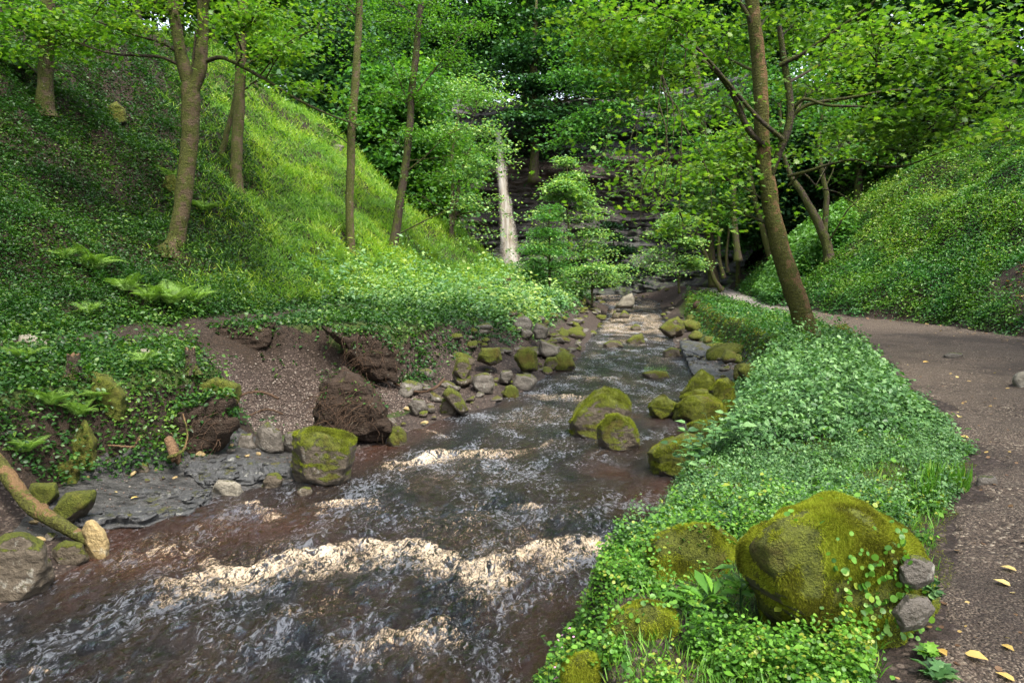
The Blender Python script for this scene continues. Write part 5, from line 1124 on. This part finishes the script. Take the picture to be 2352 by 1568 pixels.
def branchobj(name, label, cat, pts, mat, twigs=(), parent_label=None):
    P = np.array([[*(W(u, v, Yq)), r] for u, v, Yq, r in pts]); Q = cr(P, 10 * len(P)); Q[:, :3] += .012 * np.stack([pn(np.arange(len(Q)) * .4, 1, k) for k in range(3)], 1)
    mb = MB(); mb.tube(Q[:, :3], Q[:, 3], 12, True, .14)
    for tw_ in twigs:
        T_ = cr(np.array([[*(W(u, v, Yq)), r] for u, v, Yq, r in tw_]), 14); mb.tube(T_[:, :3], T_[:, 3], 6, True, .1)
    o = mb.build(name, mat, None, P[0, :3], P[0, :3]); return tag(o, label, cat)
yb_ = Wz(200, 1262, .05)[1]
branchobj('fallen_branch', 'thick mossy fallen branch slanting down to the water at the lower left', 'branch', [(-60,1000,yb_+.8,.075),(0,1070,yb_+.6,.07),(45,1130,yb_+.4,.066),(75,1165,yb_+.3,.066),(125,1195,yb_+.2,.058),(170,1222,yb_+.1,.05),(205,1243,yb_,.045)], M['barkmoss'], [[(80,1165,yb_+.35,.05),(100,1165,yb_+.3,.04),(106,1160,yb_+.3,.03)]])
yb_ = Wz(400, 1095, .12)[1]
branchobj('stick', 'pale crooked stick lying across the dark hollow under the bank', 'stick', [(248,1022,7.6,.010),(290,1025,7.6,.010),(308,1025,7.6,.010),(315,1010,7.6,.008),(322,1000,7.6,.006)], M['wood'])
branchobj('stick', 'mossy stick leaning up from the shore behind the slabs', 'stick', [(385,1050,7.7,.02),(410,1042,7.7,.018),(425,1025,7.8,.014),(430,990,7.9,.01),(420,950,8.0,.008)], M['barkmoss'])
branchobj('broken_log', 'split orange brown log end standing under the bank', 'log', [(405,1058,7.75,.05),(398,1035,7.8,.06),(388,1008,7.9,.055)], M['wood'])
branchobj('log', 'mossy log poking over the undercut bank by the right path', 'log', [(1600,700,32,.22),(1625,715,31,.2),(1648,735,30,.16)], M['root'])
branchobj('mossy_root', 'curved mossy root arching over the right shore below the path', 'root', [(1690,868,14.2,.06),(1698,845,14.4,.09),(1725,842,14.6,.09),(1755,848,14.8,.08),(1775,830,15,.07)], M['barkmoss'])
# root ball : earth mound with stones and many hanging roots
o_, RX, RF_ = rock('root_ball', 'uprooted tangle of brown roots and earth beside the square mossy boulder', [(705,985),(725,915),(745,865),(790,842),(840,862),(870,905),(905,950),(912,990),(860,1010),(770,1000)], .1, M['earth'], .55, 6, .22, cat='root ball')
def rootstrands(parent, starts, n, lo, hi, r, mat, name='roots', drift=(.0, -.1)):
    mb = MB(); base = np.array(parent.location) if parent else np.zeros(3)
    for k in range(n):
        p = starts[rng.integers(len(starts))].copy(); L = rng.uniform(lo, hi); P = [p]
        d = np.array([rng.normal() * .5 + drift[0], -.25 - .3 * rng.random() + drift[1], .15])
        for s in range(6):
            d = d + np.array([.25 * rng.normal(), .2 * rng.normal(), -.22]); P.append(P[-1] + d / np.linalg.norm(d) * L / 6)
        mb.tube(cr(P, 12) - base, np.linspace(r, r * .3, 12) * rng.uniform(.5, 1.5), 4, False)
    return mb.build(name, mat, parent)
front = RX[(RX[:, 1] < np.percentile(RX[:, 1], 60)) & (RX[:, 2] > .35)]
rootstrands(o_, front, 150, .15, .5, .004, M['root'], drift=(-.12, -.02))
# earth lip with roots hanging, above the gravel slip and at the undercut corner
def lip(label, outline, z0, Yb, n, lo, hi, seed):
    o, X, Fc = rock('earth_bank', label, outline, z0, M['earth'], .35, 5, .30, cat='earth bank', Yb=Yb, seed=seed)
    fr_ = X[(X[:, 1] < np.percentile(X[:, 1], 45))]
    rootstrands(o, fr_, n, lo, hi, .0045, M['root']); topping(o, X, Fc, 900, .06, 'hill'); return o
lip('dark overhanging lip of earth with hanging roots above the gravel slip', [(455,752),(520,745),(600,742),(650,748),(640,790),(590,812),(530,800),(480,778)], 1.15, 12.7, 25, .1, .3, 3)
lip('undercut turf corner with long roots hanging left of the stone spill', [(745,752),(800,745),(870,760),(915,800),(910,870),(880,885),(840,850),(780,800)], .5, 12.6, 60, .2, .6, 4)
lip('root hung edge of the herb covered bank above the slabs', [(300,1000),(360,960),(450,925),(530,915),(548,950),(520,1010),(440,1050),(340,1060)], .2, 8.3, 70, .12, .4, 5)

topping(o_, RX, RF_, 160, .05, 'hill', minz=.1)
o_, X_, F_ = B['e1']; topping(o_, X_, F_, 200, .07, 'herb', T_BLADE)
x = rng.uniform(-6.2, -1.2, 1500); y = rng.uniform(9.4, 13.4, 1500); sel = inpoly(x, y, HOLLOW) & (fbm(x * 1.2, y * 1.2, 55, 3) > .2)
cover('seedlings', 'sparse green seedlings on the bare slip', 'undergrowth', x[sel], y[sel], lambda a, b: .05 + 0 * a, .05, T_LEAF, 'hill', .5, .1, None, per=6, prad=.05)
for q_, (pts, r_) in enumerate([([(520,930,10.9),(560,905,11.1),(600,900,11.2),(640,915,11.1)], .02), ([(560,960,10.6),(610,940,10.8),(650,950,10.8)], .015), ([(640,985,10.1),(600,1000,9.9),(560,990,9.8)], .02), ([(905,880,13),(960,900,12.6),(1000,890,12.5),(1020,870,12.8)], .025)]):
    branchobj('dead_root', ['thin dead root lying across the gravel slip', 'short dead root low on the gravel slip', 'dead root beside the leaning grey stone', 'pale forked root among the stones right of the root ball'][q_], 'root', [(u, v, Y_ - .1, r_) for u, v, Y_ in pts], M['root'])
# ------------------------------------------------------------ ferns
def fern_frond(L, npin, arch):
    t = np.linspace(0, 1, npin); ang = R(78) - t * arch; P = np.zeros((npin, 3)); s = L / npin
    for k in range(1, npin): P[k] = P[k - 1] + s * np.array([math.cos(ang[k]), 0, math.sin(ang[k])])
    Tn = np.gradient(P, axis=0); Tn = unit(Tn); w_ = .28 * L * np.sin(np.clip(t * 1.02 + .12, 0, 1) * np.pi) ** .8 * (1 - .25 * t)
    pos = []; dr = []; nr = []; sz = []
    for sg in (-1, 1):
        side = np.array([0, sg, 0]); pos.append(P[2:]); dd = side[None] + .35 * Tn[2:] + np.array([0, 0, -.15]); dr.append(dd)
        nr.append(np.cross(Tn[2:], np.tile(side, (npin - 2, 1))) * (1 if sg > 0 else -1)); sz.append(w_[2:])
    return np.concatenate(pos), np.concatenate(dr), np.concatenate(nr), np.concatenate(sz), P
T_PIN = (np.array([[0, 0, 0], [.04, .15, 0], [.034, .5, -.02], [0, 1, -.08], [-.034, .5, -.02], [-.04, .15, 0]]), [[0, 1, 2, 3, 4, 5]])
FR = []
for a_ in (R(75), R(95), R(110)):
    p_, d_, n_, s_, st_ = fern_frond(1.0, 34, a_)
    me = leafmesh('frond', p_, d_, n_, s_, T_PIN, np.clip(.35 + .3 * rng.random(len(s_)), 0, 1)); me.materials.append(M['fern']); FR.append(me)
def fern(u, v, size, label, nf=8, p=None, a0=0, a1=2 * math.pi, group=None):
    p = hit(u, v) if p is None else p
    r = empty('fern', p + [0, 0, .16 * min(1, p[1] / 12)]); tag(r, label, 'fern', group)
    for k in range(nf):
        f = bpy.data.objects.new('frond', random.choice(FR)); COL.objects.link(f); f.parent = r
        s = size * random.uniform(.7, 1.05); f.scale = (s, s, s); f.rotation_euler = (random.uniform(-.2, .2), random.uniform(-.1, .35), a0 + (a1 - a0) * (k + random.random() * .7) / nf)
FL = [(345,715,.85,'fern at the left end of the fern bank beside the narrow path'),(395,722,.85,'full fern in the middle of the fern bank'),(445,715,.8,'fern at the right end of the fern bank'),(290,690,.75,'fern behind the left end of the fern bank'),
 (215,640,.9,'tall fern with one long upright frond on the lower hillside'),(150,620,.6,'fern left of the tall fern on the lower hillside'),(205,745,.5,'small low fern beside the worn track'),(470,500,.8,'single fern beside the foot of the forked tree'),
 (400,430,.9,'pale fern under the rock behind the forked tree'),(780,620,.8,'fern at the foot of the slim straight tree'),(860,625,.8,'fern right of the slim straight tree'),(1040,640,1.0,'fern on the sunny bank beyond the leafy tree'),
 (1100,640,1.1,'fern beside the small rotten stump'),(1000,600,1.0,'fern on the lit slope below the small tree'),(60,850,.45,'fern at the left edge above the bank'),(120,960,.5,'drooping fern below the tall stump'),
 (185,985,.5,'fern hanging over the dark hollow'),(240,945,.5,'fern with flat fronds right of the tall stump'),(330,855,.35,'small fern arching over the flat stone between the stumps'),(60,1060,.4,'broad leaved fern above the fallen branch'),(800,640,.6,'little fern by the track under the slim tree')]
for u, v, s, lb in FL: fern(u, v, s, lb, 9)

# ------------------------------------------------------------ near plants, one by one
def leafy_plant(name, label, cat, base, n, h, spread, lsize, tpl, mat, stems=4, up=.6, extra=None):
    root = empty(name, base); tag(root, label, cat); mb = MB(); pos = []; dr = []; 
    for s in range(stems):
        a = rng.random() * 6.28; top = np.array([spread * math.cos(a) * rng.uniform(.3, 1), spread * math.sin(a) * rng.uniform(.3, 1), h * rng.uniform(.6, 1)])
        P = cr([[0, 0, 0], top * [.35, .35, .6], top], 12); mb.tube(P, np.linspace(.004, .0015, 12), 5, False)
        m_ = max(2, n // stems)
        for k in range(m_):
            q = P[int(3 + 8 * (k + 1) / m_)] if k < m_ else P[-1]; b = k * 2.4 + rng.random(); pos.append(q); dr.append([math.cos(b), math.sin(b), up * rng.uniform(.2, 1)])
    pos = np.array(pos); dr = np.array(dr); n_ = len(pos)
    mb.build('stem', M['nettle'], root)
    nr = np.stack([.3 * rng.normal(size=n_), .3 * rng.normal(size=n_), np.ones(n_)], 1)
    link('leaves', leafmesh('leaves', pos, dr, nr, lsize * (.6 + .6 * rng.random(n_)), tpl), M[mat], root)
    if extra:
        k = rng.choice(n_, extra); link('flowers', leafmesh('flowers', pos[k] + [0, 0, .02], dr[k], nr[k], .014, T_ROUND), M['pink'], root)
    return root
T_LONG = (np.array([[0, 0, 0], [.1, .3, .05], [.15, .6, .03], [0, 1, -.12], [-.15, .6, .03], [-.1, .3, .05], [0, .5, 0]]), T_LEAF[1])
def G_(u, v, dz=0): p = hit(u, v); p[2] += dz; return p
leafy_plant('broadleaf_plant', 'rosette of long pale green leaves between the yellow mossed boulders', 'plant', G_(1600, 1440, .04), 22, .16, .10, .15, T_LONG, 'herb', 5)
leafy_plant('broadleaf_plant', 'rosette of upright oval leaves left of the big mossy boulder', 'plant', G_(1700, 1420, .05), 26, .18, .10, .12, T_LONG, 'herb', 5)
for i, (u, v, Yq) in enumerate([(1330,1455,3.75),(1290,1500,3.6),(1345,1530,3.5),(1260,1560,3.45)]):
    leafy_plant('geranium_plant', ['lacy pink flowered plant leaning out over the water, highest of its clump', 'lacy pink flowered plant at the left of the overhanging clump', 'lacy plant beside the small yellow mossed boulder', 'lacy plant reaching lowest over the water at the bottom edge'][i], 'plant', W(u, v + 45, Yq), 60, .22, .17, .035, T_LOBE, 'herb', 9, .4, 5)
for i, (u, v, Yq) in enumerate([(1475,1330,4.75),(1462,1250,5.0),(1490,1210,5.1)]):
    leafy_plant('nettle_plant', ['young nettle hanging at the water edge, lowest of three', 'young nettle at the water edge, middle one', 'young nettle with top leaves against the dark pool'][i], 'plant', W(u, v + 30, Yq), 20, .30, .07, .085, T_LEAF, 'nettle', 2, .2)
for i, (u, v) in enumerate([(1600,1090),(1640,1060),(1590,1130),(1680,1050),(1720,1010)]):
    leafy_plant('nettle_plant', ['nettle in front of the wedge shaped boulder', 'tall nettle right of the wedge shaped boulder', 'low nettle drooping to the dark pool', 'nettle at the bank corner by the boulders', 'nettle on the bank edge above the narrow ledge'][i], 'plant', G_(u, v, 0), 42, .48, .22, .095, T_LEAF, 'nettle', 6, .2)
for i, (u, v) in enumerate([(2125,1150),(2205,1125),(2150,1120)]):
    p = G_(u, v); n = 90; a = rng.random(n) * 6.28; d = np.stack([.45 * np.cos(a), .45 * np.sin(a), np.ones(n)], 1) + .15 * rng.normal(size=(n, 3))
    o = link('grass_tuft', leafmesh('grass_tuft', .03 * rng.normal(size=(n, 3)) * [1, 1, 0], d, np.stack([np.cos(a), np.sin(a), 0 * a], 1), .16 * (.5 + rng.random(n)), T_BLADE), M['herb'], None, p)
    tag(o, ['bright grass tuft between the herbs and the path', 'grass tuft right at the edge of the gravel', 'smaller grass tuft behind the bright one'][i], 'grass tuft')
leafy_plant('weed', 'ragged leafy weed growing in the path below the big mossy boulder', 'plant', G_(2125, 1515), 16, .05, .045, .055, T_LOBE, 'herb', 4)
leafy_plant('weed', 'flat dusty weed at the bottom edge of the path', 'plant', G_(2150, 1562), 12, .03, .05, .08, T_LOBE, 'nettle', 3)
leafy_plant('weed', 'herb growing from the crack at the right end of the big mossy boulder', 'plant', W(2135, 1385, 3.0), 46, .10, .12, .035, T_ROUND, 'nettle', 8)
leafy_plant('buttercup_plant', 'dark lobed leaves standing in front of the big mossy boulder', 'plant', W(1965, 1545, 2.75) , 10, .16, .10, .075, T_LOBE, 'nettle', 4)
leafy_plant('buttercup_plant', 'lobed leaves at the lower left foot of the big mossy boulder', 'plant', W(1850, 1530, 2.85), 16, .14, .12, .07, T_LOBE, 'nettle', 5)
# creeping round-leaved plant over the big boulder
m_ = (FX[:, 1] < np.percentile(FX[:, 1], 55)); cand = FX[m_]; uu, vv = proj(cand[:, 0], cand[:, 1], cand[:, 2])
w1 = (np.abs(uu - 2000 - .25 * (vv - 1300)) < 95) & (vv > 1215) & (vv < 1460); cand = cand[w1]; ctr = cand.mean(0)
if len(cand):
    k = rng.choice(len(cand), 230); Pq = cand[k] + [0, -.022, .012] + .012 * rng.normal(size=(230, 3))
    root = empty('creeping_plant', ctr); tag(root, 'round leaved creeper trailing down the face of the big mossy boulder', 'plant')
    a = rng.random(230) * 6.28; d = np.stack([np.cos(a), -.3 + 0 * a, np.sin(a)], 1); nr = np.tile([0, -1., .8], (230, 1)) + .4 * rng.normal(size=(230, 3))
    link('leaves', leafmesh('leaves', Pq - ctr, d, nr, .026 * (.6 + .7 * rng.random(230)), T_ROUND), M['herb'], root)
# fallen leaves on the near path and slab
def one_leaf(u, v, label, s, group=None, z=None):
    p = hit(u, v) if z is None else Wz(u, v, z); a = random.random() * 6.28
    me = leafmesh('fallen_leaf', np.zeros((1, 3)), np.array([[math.cos(a), math.sin(a), .15]]), np.array([[.2 * random.gauss(0, 1), .2 * random.gauss(0, 1), 1.]]), np.array([s]), T_LEAF, np.array([random.uniform(.3, .9)]))
    o = link('fallen_leaf', me, M['fall'], None, p + [0, 0, .02]); tag(o, label, 'fallen leaf', group)
for u, v, s, lb in [(2335,1320,.075,'curled yellow leaf on the path level with the middle of the big boulder'),(2320,1355,.08,'broad cream leaf on the path'),(2350,1385,.05,'cream leaf at the right edge of the path'),(2155,1500,.06,'yellow leaf lying right under the big boulder'),(2215,1510,.085,'folded tan leaf right of the weed'),
    (2300,1490,.06,'small pale leaf on the lower path'),(2330,1575,.07,'yellow leaf at the bottom right corner'),(2120,835,.12,'orange leaf pair in the middle of the far path'),(2370,1200,.06,'dark brown leaf at the right edge'),(2225,1010,.07,'tan leaf above the herb edge of the path'),
    (2205,960,.10,'pale torn leaf lying on the gravel near the herbs'),(2190,1103,.05,'yellow leaf beside the grass tuft'),(300,1150,.08,'cream leaf stuck on the wet grey slab'),(270,1135,.05,'small yellow leaf on the grey slab'),(345,1140,.05,'green yellow leaf on the right of the grey slab'),(1775,1250,.05,'pale leaf lying on the big mossy boulder')]:
    if 'boulder' in lb and 'lying on' in lb: continue
    one_leaf(u, v, lb, s)
